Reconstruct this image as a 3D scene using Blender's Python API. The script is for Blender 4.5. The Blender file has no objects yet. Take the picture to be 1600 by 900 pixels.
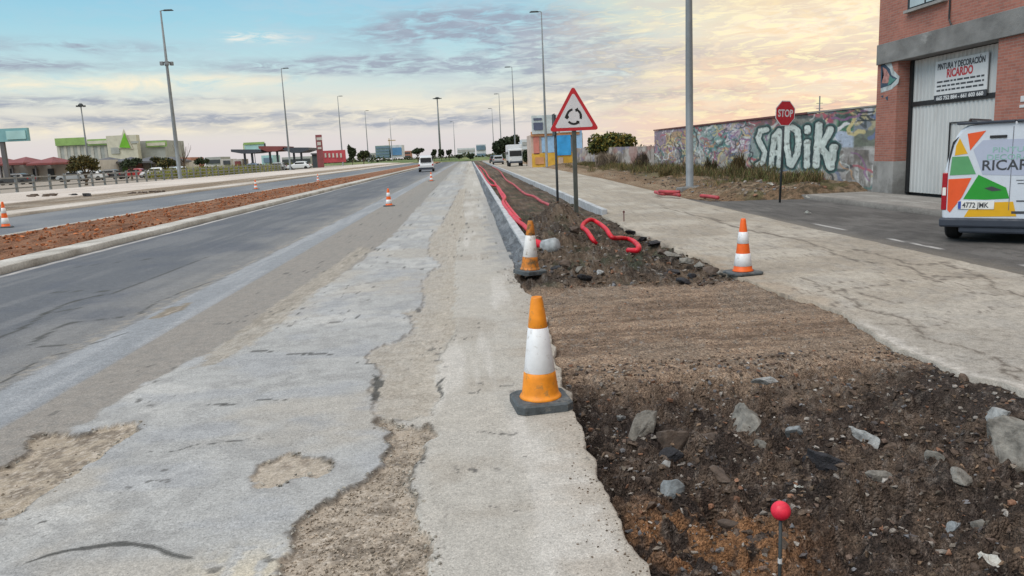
import bpy, bmesh, math, random
import numpy as np
from mathutils import Vector, Matrix, noise as mn
random.seed(7); rng = np.random.default_rng(11)
C = bpy.context.scene.collection
S = bpy.context.scene
# ------------------------------------------------------------------ camera
F = 1200.; H = 1.65; VP = (733., 243.); RL = math.atan(-0.045)
def _der(px, py):
    u = px-800; v = py-450; c = math.cos(-RL); s = math.sin(-RL)
    return c*u-s*v, s*u+c*v
_u, _v = _der(*VP); PT = math.atan(-_v/F)
AZ = math.atan2(_u, F*math.cos(PT)-_v*math.sin(PT))
def ray(px, py):
    u, v = _der(px, py)
    fx = u; fy = F*math.cos(PT)-v*math.sin(PT); fz = -F*math.sin(PT)-v*math.cos(PT)
    c, s = math.cos(AZ), math.sin(AZ)
    return Vector((c*fx-s*fy, s*fx+c*fy, fz))
def G(px, py, z=0.0):                      # photo pixel -> point on the ground at height z
    d = ray(px, py); t = (z-H)/d.z
    return (d.x*t, d.y*t)
def GL(pts, z=0.0): return [G(a, b, z) for a, b in pts]
fwd = ray(800, 450).normalized(); rgt = (ray(2000, 450)-ray(800, 450)).normalized(); up = rgt.cross(fwd)
cam = bpy.data.objects.new('camera', bpy.data.cameras.new('camera')); C.objects.link(cam); S.camera = cam
cam.matrix_world = Matrix(((rgt.x, up.x, -fwd.x, 0), (rgt.y, up.y, -fwd.y, 0), (rgt.z, up.z, -fwd.z, H), (0, 0, 0, 1)))
cam.data.sensor_width = 36; cam.data.lens = 27; cam.data.clip_end = 6000; cam.data.clip_start = .05
S.view_settings.view_transform = 'Standard'; S.view_settings.look = 'None'; S.view_settings.exposure = 0.27; S.view_settings.gamma = 1
# ------------------------------------------------------------------ sun
SUN_EL = math.radians(48); SUN_AZ = math.radians(232)      # soft light added from behind left to brighten facade, wall and van rear
sl = bpy.data.lights.new('sun', 'SUN'); sl.energy = 1.5; sl.angle = math.radians(40); sl.color = (1, .93, .84)
so = bpy.data.objects.new('sun', sl); C.objects.link(so)
sd = Vector((math.sin(SUN_AZ)*math.cos(SUN_EL), math.cos(SUN_AZ)*math.cos(SUN_EL), math.sin(SUN_EL)))
so.rotation_euler = sd.to_track_quat('Z', 'Y').to_euler()
# ------------------------------------------------------------------ node helper
def lin(r, g, b):
    f = lambda c: ((c/255+.055)/1.055)**2.4 if c > 10 else c/255/12.92
    return (f(r), f(g), f(b), 1)
class NT:
    def __init__(s, tree): s.t = tree; s.n = tree.nodes; s.l = tree.links
    def node(s, typ, **k):
        n = s.n.new(typ)
        for a, b in k.items(): setattr(n, a, b)
        return n
    def put(s, sock, v):
        if isinstance(v, bpy.types.NodeSocket): s.l.new(v, sock)
        elif v is not None: sock.default_value = v
    def math(s, op, a, b=None, c=None, clamp=False):
        n = s.node('ShaderNodeMath', operation=op, use_clamp=clamp)
        for i, v in enumerate((a, b, c)):
            if v is not None: s.put(n.inputs[i], v)
        return n.outputs[0]
    def mix(s, f, a, b, mode='MIX'):
        n = s.node('ShaderNodeMix', data_type='RGBA', blend_type=mode)
        s.put(n.inputs[0], f); s.put(n.inputs[6], a); s.put(n.inputs[7], b); return n.outputs[2]
    def noise(s, vec, scale, detail=3, rough=.55, dist=0):
        n = s.node('ShaderNodeTexNoise'); s.put(n.inputs['Vector'], vec)
        n.inputs['Scale'].default_value = scale; n.inputs['Detail'].default_value = detail
        n.inputs['Roughness'].default_value = rough; n.inputs['Distortion'].default_value = dist
        return n.outputs[0]
    def ramp(s, f, stops, interp='LINEAR'):
        n = s.node('ShaderNodeValToRGB'); n.color_ramp.interpolation = interp
        e = n.color_ramp.elements
        while len(e) < len(stops): e.new(.5)
        for i, (p, c) in enumerate(stops): e[i].position = p; e[i].color = c if len(c) == 4 else (*c, 1)
        s.put(n.inputs[0], f); return n.outputs[0]
    def rng(s, v, a, b, c=0., d=1., smooth=False):
        n = s.node('ShaderNodeMapRange'); n.clamp = True
        if smooth: n.interpolation_type = 'SMOOTHSTEP'
        s.put(n.inputs[0], v)
        for i, q in enumerate((a, b, c, d)): s.put(n.inputs[i+1], q)
        return n.outputs[0]
# ------------------------------------------------------------------ world: dusk sky with streaky clouds
W = bpy.data.worlds.new('World'); S.world = W; W.use_nodes = True
w = NT(W.node_tree); w.n.clear()
tc = w.node('ShaderNodeTexCoord'); sep = w.node('ShaderNodeSeparateXYZ'); w.l.new(tc.outputs['Generated'], sep.inputs[0])
X_, Y_, Z_ = sep.outputs
U = w.math('ARCTAN2', X_, Y_); V = w.math('ARCSINE', Z_)
def uv(px, py):
    d = ray(px, py).normalized(); return math.atan2(d.x, d.y), math.asin(d.z)
left = w.ramp(w.rng(V, -.02, .42), [(0, lin(205, 203, 207)), (.10, lin(216, 208, 208)), (.20, lin(218, 216, 206)), (.29, lin(192, 216, 217)), (.42, lin(154, 203, 219)), (.60, lin(122, 184, 219)), (1, lin(150, 190, 220))])
right = w.ramp(w.rng(V, -.02, .42), [(0, lin(226, 196, 178)), (.13, lin(240, 200, 172)), (.25, lin(244, 208, 174)), (.42, lin(248, 224, 176)), (.62, lin(252, 234, 180)), (1, lin(225, 222, 214))])
base = w.mix(w.rng(U, .02, .36, smooth=True), left, right)
# patch of clear blue-green right of the centre top
def blob(px, py, rx, ry):
    u0, v0 = uv(px, py); a = w.math('DIVIDE', w.math('SUBTRACT', U, u0), rx/1200); b = w.math('DIVIDE', w.math('SUBTRACT', V, v0), ry/1200)
    d = w.math('ADD', w.math('MULTIPLY', a, a), w.math('MULTIPLY', b, b))
    return w.math('POWER', 2.718, w.math('MULTIPLY', d, -1))
def addall(l):
    r = l[0]
    for q in l[1:]: r = w.math('ADD', r, q)
    return r
cv = w.node('ShaderNodeCombineXYZ'); w.put(cv.inputs[0], w.math('MULTIPLY', U, 5.0)); w.put(cv.inputs[1], w.math('MULTIPLY', V, 26.0))
cv2 = w.node('ShaderNodeCombineXYZ'); w.put(cv2.inputs[0], w.math('MULTIPLY', U, 11.0)); w.put(cv2.inputs[1], w.math('MULTIPLY', V, 38.0)); cv2.inputs[2].default_value = 3.3
n1 = w.noise(cv.outputs[0], 1.6, 6, .6, .5); n2 = w.noise(cv2.outputs[0], 1.5, 7, .62, .6)
n3 = w.noise(cv.outputs[0], 5.5, 6, .62, .8)
blue = w.math('MULTIPLY', addall([blob(1010, 40, 120, 45), blob(960, 110, 70, 25), blob(640, 30, 250, 40)]), w.rng(n1, .25, .6))
base = w.mix(w.math('MULTIPLY', blue, .55), base, lin(176, 212, 222))
# warm highlights
warmmask = addall([blob(110, 132, 230, 13), blob(330, 125, 130, 8), blob(520, 172, 320, 26), blob(1250, 60, 330, 45), blob(1180, 150, 260, 28), blob(60, 205, 300, 9), blob(880, 160, 200, 12)])
warm = w.math('MULTIPLY', w.math('MULTIPLY', warmmask, w.rng(n2, .38, .62)), .8, clamp=True)
base = w.mix(warm, base, lin(250, 236, 204))
white = w.math('MULTIPLY', addall([blob(425, 59, 42, 7), blob(362, 58, 14, 5), blob(1290, 30, 160, 30), blob(1330, 120, 90, 20)]), w.rng(n3, .42, .6), clamp=True)
base = w.mix(white, base, lin(250, 240, 224))
# violet-grey streaks
gm = addall([blob(760, 48, 130, 22), blob(850, 96, 110, 16), blob(560, 100, 190, 10), blob(60, 72, 140, 8), blob(120, 160, 210, 8), blob(300, 186, 330, 9), blob(680, 190, 260, 8),
             blob(1010, 85, 120, 12), blob(1180, 100, 200, 14), blob(1010, 150, 190, 10), blob(0, 100, 120, 10), blob(870, 135, 120, 8), blob(1250, 165, 130, 6)])
gx = addall([blob(730, 42, 150, 24), blob(870, 60, 110, 20), blob(850, 100, 120, 14), blob(600, 103, 150, 12)])
g1 = w.math('MULTIPLY', w.math('ADD', w.math('MULTIPLY', gm, 1.3), w.math('MULTIPLY', gx, 1.6)), w.rng(n1, .34, .52), clamp=True); g1 = w.math('MULTIPLY', g1, w.rng(n3, .34, .56))
base = w.mix(w.math('MULTIPLY', g1, .88), base, w.mix(w.rng(U, .1, .45), lin(150, 156, 172), lin(196, 176, 170)))
# everywhere faint mackerel texture, stronger to the right
tex = w.math('MULTIPLY', w.rng(n2, .46, .60), w.rng(U, -.5, .5, .08, .5))
tex = w.math('MULTIPLY', tex, w.rng(V, .0, .1, .2, 1))
base = w.mix(tex, base, w.mix(w.rng(U, 0, .4), lin(186, 198, 210), lin(214, 190, 174)))
tex2 = w.math('MULTIPLY', w.rng(n3, .50, .60), w.rng(U, .08, .4, 0, .85))
base = w.mix(tex2, base, lin(255, 240, 190))
# unseen upper sky, made brighter than the horizon to add light below
base = w.mix(w.rng(V, .35, .9, smooth=True), base, (1.0, 1.02, 1.04, 1))
bg1 = w.node('ShaderNodeBackground'); w.put(bg1.inputs[0], base); bg1.inputs[1].default_value = .86
sky = w.node('ShaderNodeTexSky', sky_type='NISHITA'); sky.sun_disc = False; sky.sun_elevation = SUN_EL; sky.sun_rotation = SUN_AZ
bg2 = w.node('ShaderNodeBackground'); w.l.new(sky.outputs[0], bg2.inputs[0]); bg2.inputs[1].default_value = .008
ad = w.node('ShaderNodeAddShader'); w.l.new(bg1.outputs[0], ad.inputs[0]); w.l.new(bg2.outputs[0], ad.inputs[1])
wo = w.node('ShaderNodeOutputWorld'); w.l.new(ad.outputs[0], wo.inputs[0])
# ------------------------------------------------------------------ materials
MATS = {}
def M(name, col, rough=.7, metal=0., var=.12, scale=6., bump=.0, bscale=40., stain=None, stretch=None, coat=0, alpha=None):
    if name in MATS: return MATS[name]
    m = bpy.data.materials.new(name); m.use_nodes = True; t = NT(m.node_tree)
    b = t.n['Principled BSDF']; tcn = t.node('ShaderNodeTexCoord'); vec = tcn.outputs['Object']
    if stretch:
        mp = t.node('ShaderNodeMapping'); t.l.new(vec, mp.inputs[0]); mp.inputs['Scale'].default_value = stretch; vec = mp.outputs[0]
    n = t.noise(vec, scale, 5, .6)
    col = (*col[:3], 1)
    dk = (*[c*(1-var*1.6) for c in col[:3]], 1); lt = (*[min(1, c*(1+var*1.3)) for c in col[:3]], 1)
    c = t.ramp(n, [(.3, dk), (.5, col), (.7, lt)])
    if stain:
        s2 = t.noise(vec, stain[1], 6, .7); c = t.mix(t.rng(s2, stain[2], stain[2]+.14), c, (*stain[0], 1))
    t.put(b.inputs['Base Color'], c)
    t.put(b.inputs['Roughness'], t.rng(t.noise(vec, scale*1.7, 3), .3, .7, max(0, rough-.12), min(1, rough+.12)))
    b.inputs['Metallic'].default_value = metal; b.inputs['Coat Weight'].default_value = coat
    if bump:
        bn = t.node('ShaderNodeBump'); bn.inputs['Strength'].default_value = bump; bn.inputs['Distance'].default_value = .02
        t.put(bn.inputs['Height'], t.noise(vec, bscale, 6, .65)); t.l.new(bn.outputs[0], b.inputs['Normal'])
    MATS[name] = m; return m
def MV(name, rough=.9, g1=(90, .25), g2=(420, .2), bump=.4, bdist=.01, vor=None, spec=.25, g0=None, speck=None):
    """vertex-coloured material with fine grain and bump"""
    m = bpy.data.materials.new(name); m.use_nodes = True; t = NT(m.node_tree); b = t.n['Principled BSDF']
    at = t.node('ShaderNodeAttribute', attribute_name='col'); pos = t.node('ShaderNodeNewGeometry').outputs['Position']
    c = at.outputs['Color']
    a = t.noise(pos, g1[0], 4, .65); k = t.rng(a, .3, .7, 1-g1[1], 1+g1[1])
    a2 = t.noise(pos, g2[0], 2, .6); k2 = t.rng(a2, .3, .7, 1-g2[1], 1+g2[1])
    k = t.math('MULTIPLY', k, k2)
    if g0: k = t.math('MULTIPLY', k, t.rng(t.noise(pos, g0[0], 5, .7), .32, .68, 1-g0[1], 1+g0[1]))
    if speck:
        q = t.noise(pos, speck[0], 2, .5); k = t.math('MULTIPLY', k, t.rng(q, speck[1], speck[1]+.05, 1, speck[2])); q2 = t.noise(pos, speck[0]*1.37, 2, .5); k = t.math('MULTIPLY', k, t.rng(q2, speck[1]+.01, speck[1]+.06, 1, 1.3))
    h = t.math('ADD', a, t.math('MULTIPLY', a2, .4))
    if vor:
        v = t.node('ShaderNodeTexVoronoi'); v.inputs['Scale'].default_value = vor; t.l.new(pos, v.inputs['Vector'])
        sp = t.node('ShaderNodeSeparateColor'); t.l.new(v.outputs['Color'], sp.inputs[0])
        k = t.math('MULTIPLY', k, t.rng(sp.outputs[0], 0, 1, .78, 1.25)); h = t.math('ADD', h, t.math('MULTIPLY', v.outputs[0], -.8))
    cc = t.node('ShaderNodeVectorMath', operation='SCALE'); t.l.new(c, cc.inputs[0]); t.put(cc.inputs['Scale'], k)
    t.l.new(cc.outputs[0], b.inputs['Base Color']); b.inputs['Roughness'].default_value = rough
    b.inputs['Specular IOR Level'].default_value = spec
    bn = t.node('ShaderNodeBump'); bn.inputs['Strength'].default_value = bump; bn.inputs['Distance'].default_value = bdist
    t.put(bn.inputs['Height'], h); t.l.new(bn.outputs[0], b.inputs['Normal'])
    MATS[name] = m; return m
def MB(name, c1, c2, mortar, bw=.25, bh=.065):
    m = bpy.data.materials.new(name); m.use_nodes = True; t = NT(m.node_tree); b = t.n['Principled BSDF']
    pos = t.node('ShaderNodeNewGeometry').outputs['Position']; s = t.node('ShaderNodeSeparateXYZ'); t.l.new(pos, s.inputs[0])
    cb = t.node('ShaderNodeCombineXYZ'); t.put(cb.inputs[0], t.math('ADD', s.outputs[0], s.outputs[1])); t.put(cb.inputs[1], s.outputs[2])
    br = t.node('ShaderNodeTexBrick'); t.l.new(cb.outputs[0], br.inputs['Vector']); br.inputs['Scale'].default_value = 1
    br.inputs['Brick Width'].default_value = bw; br.inputs['Row Height'].default_value = bh; br.inputs['Mortar Size'].default_value = .007
    br.inputs['Color1'].default_value = (*c1, 1); br.inputs['Color2'].default_value = (*c2, 1); br.inputs['Mortar'].default_value = (*mortar, 1)
    n = t.noise(pos, 1.3, 6, .65); c = t.mix(t.rng(n, .35, .7, 0, .4), br.outputs[0], (*[q*1.5 for q in c1], 1))
    n2 = t.noise(pos, 9, 4, .6); c = t.mix(t.rng(n2, .5, .75, 0, .35), c, (*[q*.55 for q in c2], 1))
    t.put(b.inputs['Base Color'], c); b.inputs['Roughness'].default_value = .85
    bn = t.node('ShaderNodeBump'); bn.inputs['Strength'].default_value = .5; bn.inputs['Distance'].default_value = .006
    t.l.new(br.outputs['Fac'], bn.inputs['Height']); bn.invert = True; t.l.new(bn.outputs[0], b.inputs['Normal'])
    MATS[name] = m; return m
# ------------------------------------------------------------------ numpy noise
def _h(ix, iy, seed):
    n = (ix.astype(np.int64)*374761393 + iy.astype(np.int64)*668265263 + seed*1442695041) & 0xffffffff
    n = ((n ^ (n >> 13))*1274126177) & 0xffffffff
    n = ((n ^ (n >> 16))*2246822519) & 0xffffffff
    return ((n ^ (n >> 15)) & 0xffff)/65535.
def vn(x, y, seed=0):
    x = np.asarray(x, float); y = np.asarray(y, float)
    ix = np.floor(x); iy = np.floor(y); fx = x-ix; fy = y-iy
    fx = fx*fx*fx*(fx*(fx*6-15)+10); fy = fy*fy*fy*(fy*(fy*6-15)+10)
    a = _h(ix, iy, seed); b = _h(ix+1, iy, seed); c = _h(ix, iy+1, seed); d = _h(ix+1, iy+1, seed)
    return (a*(1-fx)+b*fx)*(1-fy)+(c*(1-fx)+d*fx)*fy
def fbm(x, y, sc=1., o=5, seed=0, g=.5):
    r = 0; a = 1; tt = 0
    x = np.asarray(x, float)*sc; y = np.asarray(y, float)*sc
    for i in range(o):
        r = r+a*vn(x+i*17.3, y-i*9.1, seed+i); tt += a; a *= g; x = x*2.03+y*.13; y = y*2.03-x*.05
    return r/tt
def sst(a, b, x):
    t = np.clip((x-a)/(b-a), 0, 1); return t*t*(3-2*t)
def segd(X, Y, pts):
    """distance to polyline, and its parameter"""
    best = np.full(X.shape, 1e9); par = np.zeros(X.shape); n = len(pts)-1
    for i in range(n):
        ax, ay = pts[i]; bx, by = pts[i+1]; dx, dy = bx-ax, by-ay; L = dx*dx+dy*dy+1e-12
        t = np.clip(((X-ax)*dx+(Y-ay)*dy)/L, 0, 1); d = np.hypot(X-ax-t*dx, Y-ay-t*dy)
        m = d < best; best = np.where(m, d, best); par = np.where(m, (i+t)/n, par)
    return best, par
def sdf(X, Y, poly):
    """signed distance to polygon, negative inside"""
    d, _ = segd(X, Y, list(poly)+[poly[0]]); ins = np.zeros(X.shape, bool); n = len(poly)
    for i in range(n):
        ax, ay = poly[i]; bx, by = poly[(i+1) % n]
        if ay == by: continue
        c = ((ay > Y) != (by > Y)) & (X < (bx-ax)*(Y-ay)/(by-ay)+ax); ins ^= c
    return np.where(ins, -d, d)
def mixc(c, col, f): return c*(1-f[..., None])+np.array(col)[None, None]*f[..., None] if c.ndim == 3 else c*(1-f[:, None])+np.array(col)[None]*f[:, None]
# ------------------------------------------------------------------ object helpers
def tag(o, label=None, cat=None, group=None, kind=None):
    if label: o['label'] = label
    if cat: o['category'] = cat
    if group: o['group'] = group
    if kind: o['kind'] = kind
    return o
def empty(name, loc=(0, 0, 0), rz=0, label=None, cat=None, group=None):
    o = bpy.data.objects.new(name, None); C.objects.link(o); o.location = loc; o.rotation_euler = (0, 0, rz)
    o.empty_display_size = .1
    return tag(o, label, cat, group)
def link(name, me, mat=None, parent=None, smooth=False):
    o = bpy.data.objects.new(name, me); C.objects.link(o)
    if mat: me.materials.append(mat)
    if parent: o.parent = parent
    if smooth: me.polygons.foreach_set('use_smooth', [True]*len(me.polygons))
    return o
def obj(name, bm, mat=None, parent=None, smooth=False):
    me = bpy.data.meshes.new(name); bm.normal_update(); bm.to_mesh(me); bm.free()
    return link(name, me, mat, parent, smooth)
def copy_tree(o, parent=None):
    c = o.copy(); C.objects.link(c); c.parent = parent
    for ch in [q for q in bpy.data.objects if q.parent == o]: copy_tree(ch, c)
    return c
def gridmesh(name, X, Y, Z, col, mat, parent=None, smooth=True, flip=False):
    r, c = X.shape; me = bpy.data.meshes.new(name)
    co = np.stack([X, Y, Z], -1).reshape(-1, 3).astype(np.float32)
    idx = np.arange(r*c).reshape(r, c)
    q = np.stack([idx[:-1, :-1], idx[:-1, 1:], idx[1:, 1:], idx[1:, :-1]], -1).reshape(-1, 4)
    if flip: q = q[:, ::-1]
    me.vertices.add(r*c); me.vertices.foreach_set('co', co.ravel())
    me.loops.add(len(q)*4); me.loops.foreach_set('vertex_index', q.ravel().astype(np.int32))
    me.polygons.add(len(q)); me.polygons.foreach_set('loop_start', np.arange(0, len(q)*4, 4, dtype=np.int32))
    me.update(calc_edges=True)
    if col is not None:
        a = me.color_attributes.new('col', 'FLOAT_COLOR', 'POINT')
        cc = np.concatenate([np.clip(col, .005, 1), np.ones(col.shape[:-1]+(1,))], -1).reshape(-1, 4).astype(np.float32)
        a.data.foreach_set('color', cc.ravel())
    return link(name, me, mat, parent, smooth)
def rawmesh(name, V_, F_, mat=None, parent=None, smooth=False, cols=None):
    me = bpy.data.meshes.new(name); me.from_pydata([tuple(v) for v in V_], [], F_)
    me.update()
    if cols is not None:
        a = me.color_attributes.new('col', 'FLOAT_COLOR', 'POINT')
        a.data.foreach_set('color', np.asarray(cols, np.float32).ravel())
    return link(name, me, mat, parent, smooth)
def box(bm, x0, x1, y0, y1, z0, z1, bev=0):
    r = bmesh.ops.create_cube(bm, size=1)['verts']
    bmesh.ops.scale(bm, vec=(x1-x0, y1-y0, z1-z0), verts=r); bmesh.ops.translate(bm, vec=((x0+x1)/2, (y0+y1)/2, (z0+z1)/2), verts=r)
    if bev:
        es = list({e for v in r for e in v.link_edges}); bmesh.ops.bevel(bm, geom=es, offset=bev, segments=2, profile=.5, affect='EDGES')
def bbox(name, d, mat, parent=None, bev=0):
    bm = bmesh.new(); box(bm, *d, bev=bev); return obj(name, bm, mat, parent)
def lathe(bm, prof, n=24, cx=0, cy=0, cap=True, sq=None):
    rings = []
    for r, z in prof:
        rings.append([bm.verts.new((cx+r*math.cos(2*math.pi*i/n), cy+r*math.sin(2*math.pi*i/n), z)) for i in range(n)])
    for a, b in zip(rings, rings[1:]):
        for i in range(n): bm.faces.new((a[i], a[(i+1) % n], b[(i+1) % n], b[i]))
    if cap: bm.faces.new(rings[0][::-1]); bm.faces.new(rings[-1])
def tube(bm, pts, r, n=10, rib=0):
    pts = [Vector(p) for p in pts]; rings = []
    ref = Vector((0, 0, 1))
    for i, p in enumerate(pts):
        t = (pts[min(i+1, len(pts)-1)]-pts[max(i-1, 0)]).normalized()
        if abs(t.dot(ref)) > .95: ref = Vector((1, 0, 0))
        a = t.cross(ref).normalized(); b = a.cross(t)
        rr = (r[i] if isinstance(r, (list, tuple)) else r)*(1+(rib if i % 2 else 0))
        rings.append([bm.verts.new(p+(a*math.cos(2*math.pi*k/n)+b*math.sin(2*math.pi*k/n))*rr) for k in range(n)])
    for a, b in zip(rings, rings[1:]):
        for k in range(n): bm.faces.new((a[k], a[(k+1) % n], b[(k+1) % n], b[k]))
    bm.faces.new(rings[0][::-1]); bm.faces.new(rings[-1])
def smoothline(pts, step):
    P = [Vector(p) for p in pts]; out = []
    for i in range(len(P)-1):
        a, b, c, d = P[max(i-1, 0)], P[i], P[i+1], P[min(i+2, len(P)-1)]
        n = max(2, int((c-b).length/step))
        for k in range(n):
            t = k/n; out.append(.5*((2*b)+(c-a)*t+(2*a-5*b+4*c-d)*t*t+(3*b-a-3*c+d)*t**3))
    out.append(P[-1]); return out
def textmesh(name, s, size, mat, parent, mtx, ext=.0015, align='LEFT', sx=1., bold=0.):
    cu = bpy.data.curves.new(name, 'FONT'); cu.body = s; cu.size = size; cu.extrude = ext; cu.align_x = align; cu.offset = bold; cu.resolution_u = 3
    o = bpy.data.objects.new(name+'_tmp', cu); C.objects.link(o); bpy.context.view_layer.update()
    me = bpy.data.meshes.new_from_object(o.evaluated_get(bpy.context.evaluated_depsgraph_get())); bpy.data.objects.remove(o); bpy.data.curves.remove(cu)
    me.name = name; me.transform(mtx @ Matrix.Diagonal((sx, 1, 1, 1)))
    me.materials.clear(); return link(name, me, mat, parent)
def frame(origin, ex, ey):     # local x/y axes of a flat panel -> matrix
    ex = Vector(ex).normalized(); ey = Vector(ey).normalized(); ez = ex.cross(ey)
    return Matrix(((ex.x, ey.x, ez.x, origin[0]), (ex.y, ey.y, ez.y, origin[1]), (ex.z, ey.z, ez.z, origin[2]), (0, 0, 0, 1)))
def poly(name, pts, mat, parent, mtx, th=.002):
    bm = bmesh.new(); a = [bm.verts.new(mtx @ Vector((x, y, 0))) for x, y in pts]; b = [bm.verts.new(mtx @ Vector((x, y, th))) for x, y in pts]
    n = len(pts); bm.faces.new(b); bm.faces.new(a[::-1])
    for i in range(n): bm.faces.new((a[i], a[(i+1) % n], b[(i+1) % n], b[i]))
    bmesh.ops.triangulate(bm, faces=bm.faces[:]); bmesh.ops.recalc_face_normals(bm, faces=bm.faces[:]); return obj(name, bm, mat, parent)
# shared materials
MV('road_surface', .88, (48, .22), (130, .26), .5, .006, g0=(9, .12), speck=(75, .66, .55))
MV('service_concrete', .9, (22, .18), (90, .24), .5, .008, g0=(5, .14), speck=(45, .66, .6))
MV('soil', .95, (38, .5), (130, .45), 1., .03, vor=70, g0=(8, .25))
MV('painted_wall', .85, (8, .12), (60, .12), .3, .01)
MV('mulch', .95, (30, .4), (200, .3), .9, .03, vor=45)
MV('leafy', .8, (2.2, .5), (30, .3), .0, .01)
MV('stone', .9, (26, .35), (160, .35), .6, .012)
M('concrete_kerb', (.44, .43, .41), .9, var=.18, scale=3, bump=.4, bscale=50, stain=((.22, .2, .18), 2, .55))
M('new_kerb', (.43, .45, .47), .88, var=.16, scale=4, bump=.4, bscale=60, stain=((.2, .21, .22), 3, .56))
M('mortar', (.21, .235, .26), .95, var=.3, scale=8, bump=.8, bscale=25)
M('galvanised', (.30, .33, .35), .55, .35, var=.12, scale=2, stretch=(1, 1, .2))
M('lamp_grey', (.20, .225, .245), .6, .2, var=.1, scale=2)
M('olive_post', (.10, .11, .10), .55, .5, var=.2, scale=12, stretch=(1, 1, .3))
M('dark_post', (.045, .055, .06), .6, .3, var=.2, scale=8)
M('sign_red', (.50, .018, .03), .4, var=.08, scale=5, stain=((.3, .02, .03), 4, .64))
M('sign_white', (.66, .66, .68), .45, var=.06, scale=4, stain=((.45, .44, .42), 4, .62))
M('black_paint', (.012, .013, .015), .5, var=.1)
M('red_pvc', (.58, .006, .022), .45, var=.22, scale=3)
M('cone_yellow', (.80, .27, .015), .5, var=.16, scale=9, stain=((.30, .19, .07), 13, .55))
M('cone_orange', (.82, .13, .012), .5, var=.12, scale=9, stain=((.5, .12, .03), 9, .62))
M('cone_dirty', (.56, .19, .02), .6, var=.2, scale=14, stain=((.14, .09, .04), 12, .47))
M('cone_white', (.76, .78, .81), .38, var=.06, scale=10, stain=((.50, .49, .47), 16, .57))
M('cone_white_dirty', (.72, .72, .72), .45, var=.1, scale=10, stain=((.33, .29, .24), 10, .54))
M('cone_rubber', (.075, .088, .097), .75, var=.3, scale=12, bump=.4, bscale=60, stain=((.2, .19, .17), 9, .56))
exec_later = []
# ------------------------------------------------------------------ ground surfaces
def rows(step=2.2, far=400., near=2.45):
    dep = np.arange(1980/near, 1980/far, -step); y = 1980/dep
    return np.concatenate([[-14, -9, -5, -2, 0, .9, 1.6, 2.1], y, [far]])
def tz(X): return np.clip((-12.6-np.asarray(X, float))/15, 0, 1)*.55
def mk(name, mat, xs, ys, zf, cf, e0=None, e1=None, skirt=.3, smooth=True):
    Y, X = np.meshgrid(ys, xs, indexing='ij'); xa, xb = xs[0], xs[-1]
    if e1 is not None:                                # pull the last columns onto an irregular edge
        k = np.clip((X-(xb-.35))/.35, 0, 1); X = X+k*(e1(Y)-xb)
    if e0 is not None:
        k = np.clip(((xa+.35)-X)/.35, 0, 1); X = X+k*(e0(Y)-xa)
    Z = zf(X, Y)+np.zeros(X.shape); c = cf(X, Y)
    if skirt:
        X = np.concatenate([X[:, :1], X, X[:, -1:]], 1); Y = np.concatenate([Y[:, :1], Y, Y[:, -1:]], 1)
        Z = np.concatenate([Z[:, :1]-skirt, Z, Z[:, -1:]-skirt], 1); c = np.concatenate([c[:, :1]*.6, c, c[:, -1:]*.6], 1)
    o = gridmesh(name, X, Y, Z, c, MATS[mat], smooth=smooth); o['kind'] = 'structure'; return o
YR = rows()
_lr = sorted([G(*p)[::-1] for p in [(1015, 900), (985, 850), (960, 790), (940, 740), (915, 690), (895, 640), (880, 600), (868, 560), (862, 520), (850, 490), (835, 465), (812, 448), (806, 430), (800, 394)]])
def edgeR(Y):
    y = np.array([a for a, b in _lr]); x = np.array([b for a, b in _lr])
    e = np.interp(Y, y, x); n = (fbm(Y*0+3, Y, 3.2, 5, 5)-.5)*.12+(fbm(Y*0+8, Y, 11, 3, 9)-.5)*.025
    return np.where(Y > 13, .58, e+n)
_ls = sorted([G(*p)[::-1] for p in [(980, 355), (1040, 382), (1100, 405), (1150, 432), (1240, 462), (1300, 480), (1350, 510), (1400, 540), (1500, 580), (1600, 618)]])
def edgeS(Y):
    y = np.array([a for a, b in _ls]); x = np.array([b for a, b in _ls])
    e = np.interp(Y, y, x); n = (fbm(Y*0+1, Y, 1.5, 5, 25)-.5)*.22+(fbm(Y*0+8, Y, 9, 3, 29)-.5)*.07
    return np.where(Y > 19.5, 3.52, e+n)
cp = lambda l, ox, oy, s: [(ox+a*s, oy+b*s) for a, b in l]
PA = GL([(-90, 735), (0, 729), (26, 723), (48, 694), (44, 683), (61, 679), (131, 675), (214, 659), (223, 668), (166, 703), (131, 734), (88, 760), (35, 795), (0, 817), (-90, 870)])
PB = GL(cp([(905, 470), (915, 430), (960, 390), (1000, 370), (1080, 366), (1160, 380), (1192, 420), (1130, 432), (1050, 450), (970, 488), (930, 490)], 0, 550, .4375))
PC = GL(cp([(970, 900), (990, 800), (985, 750), (1040, 680), (1060, 610), (1120, 570), (1200, 510), (1300, 460), (1370, 400), (1395, 340), (1390, 290), (1350, 270), (1345, 240), (1380, 240), (1430, 265), (1490, 270), (1540, 260), (1550, 290), (1520, 350), (1450, 430), (1460, 480), (1490, 540), (1500, 600), (1540, 690), (1550, 800), (1570, 900), (1500, 960), (1000, 960)], 0, 550, .4375))
PD = GL(cp([(200, 740), (215, 640), (245, 590), (170, 535), (200, 500), (300, 475), (370, 430), (375, 390), (330, 350), (400, 345), (415, 300), (405, 240), (440, 190), (490, 165), (430, 120), (440, 60), (490, 0), (520, -60), (560, -140), (590, -140), (575, -60), (590, 0), (562, 60), (545, 150), (550, 300), (545, 430), (500, 500), (480, 560), (475, 620), (490, 660), (460, 770), (330, 790), (240, 790)], 500, 350, .3889))
PE = GL([(305, 573), (332, 548), (380, 512), (440, 467), (512, 420), (560, 385), (585, 388), (535, 428), (470, 478), (420, 520), (360, 560), (322, 572)])
PG = GL([(232, 497), (262, 482), (300, 472), (288, 484), (250, 498)])
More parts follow.
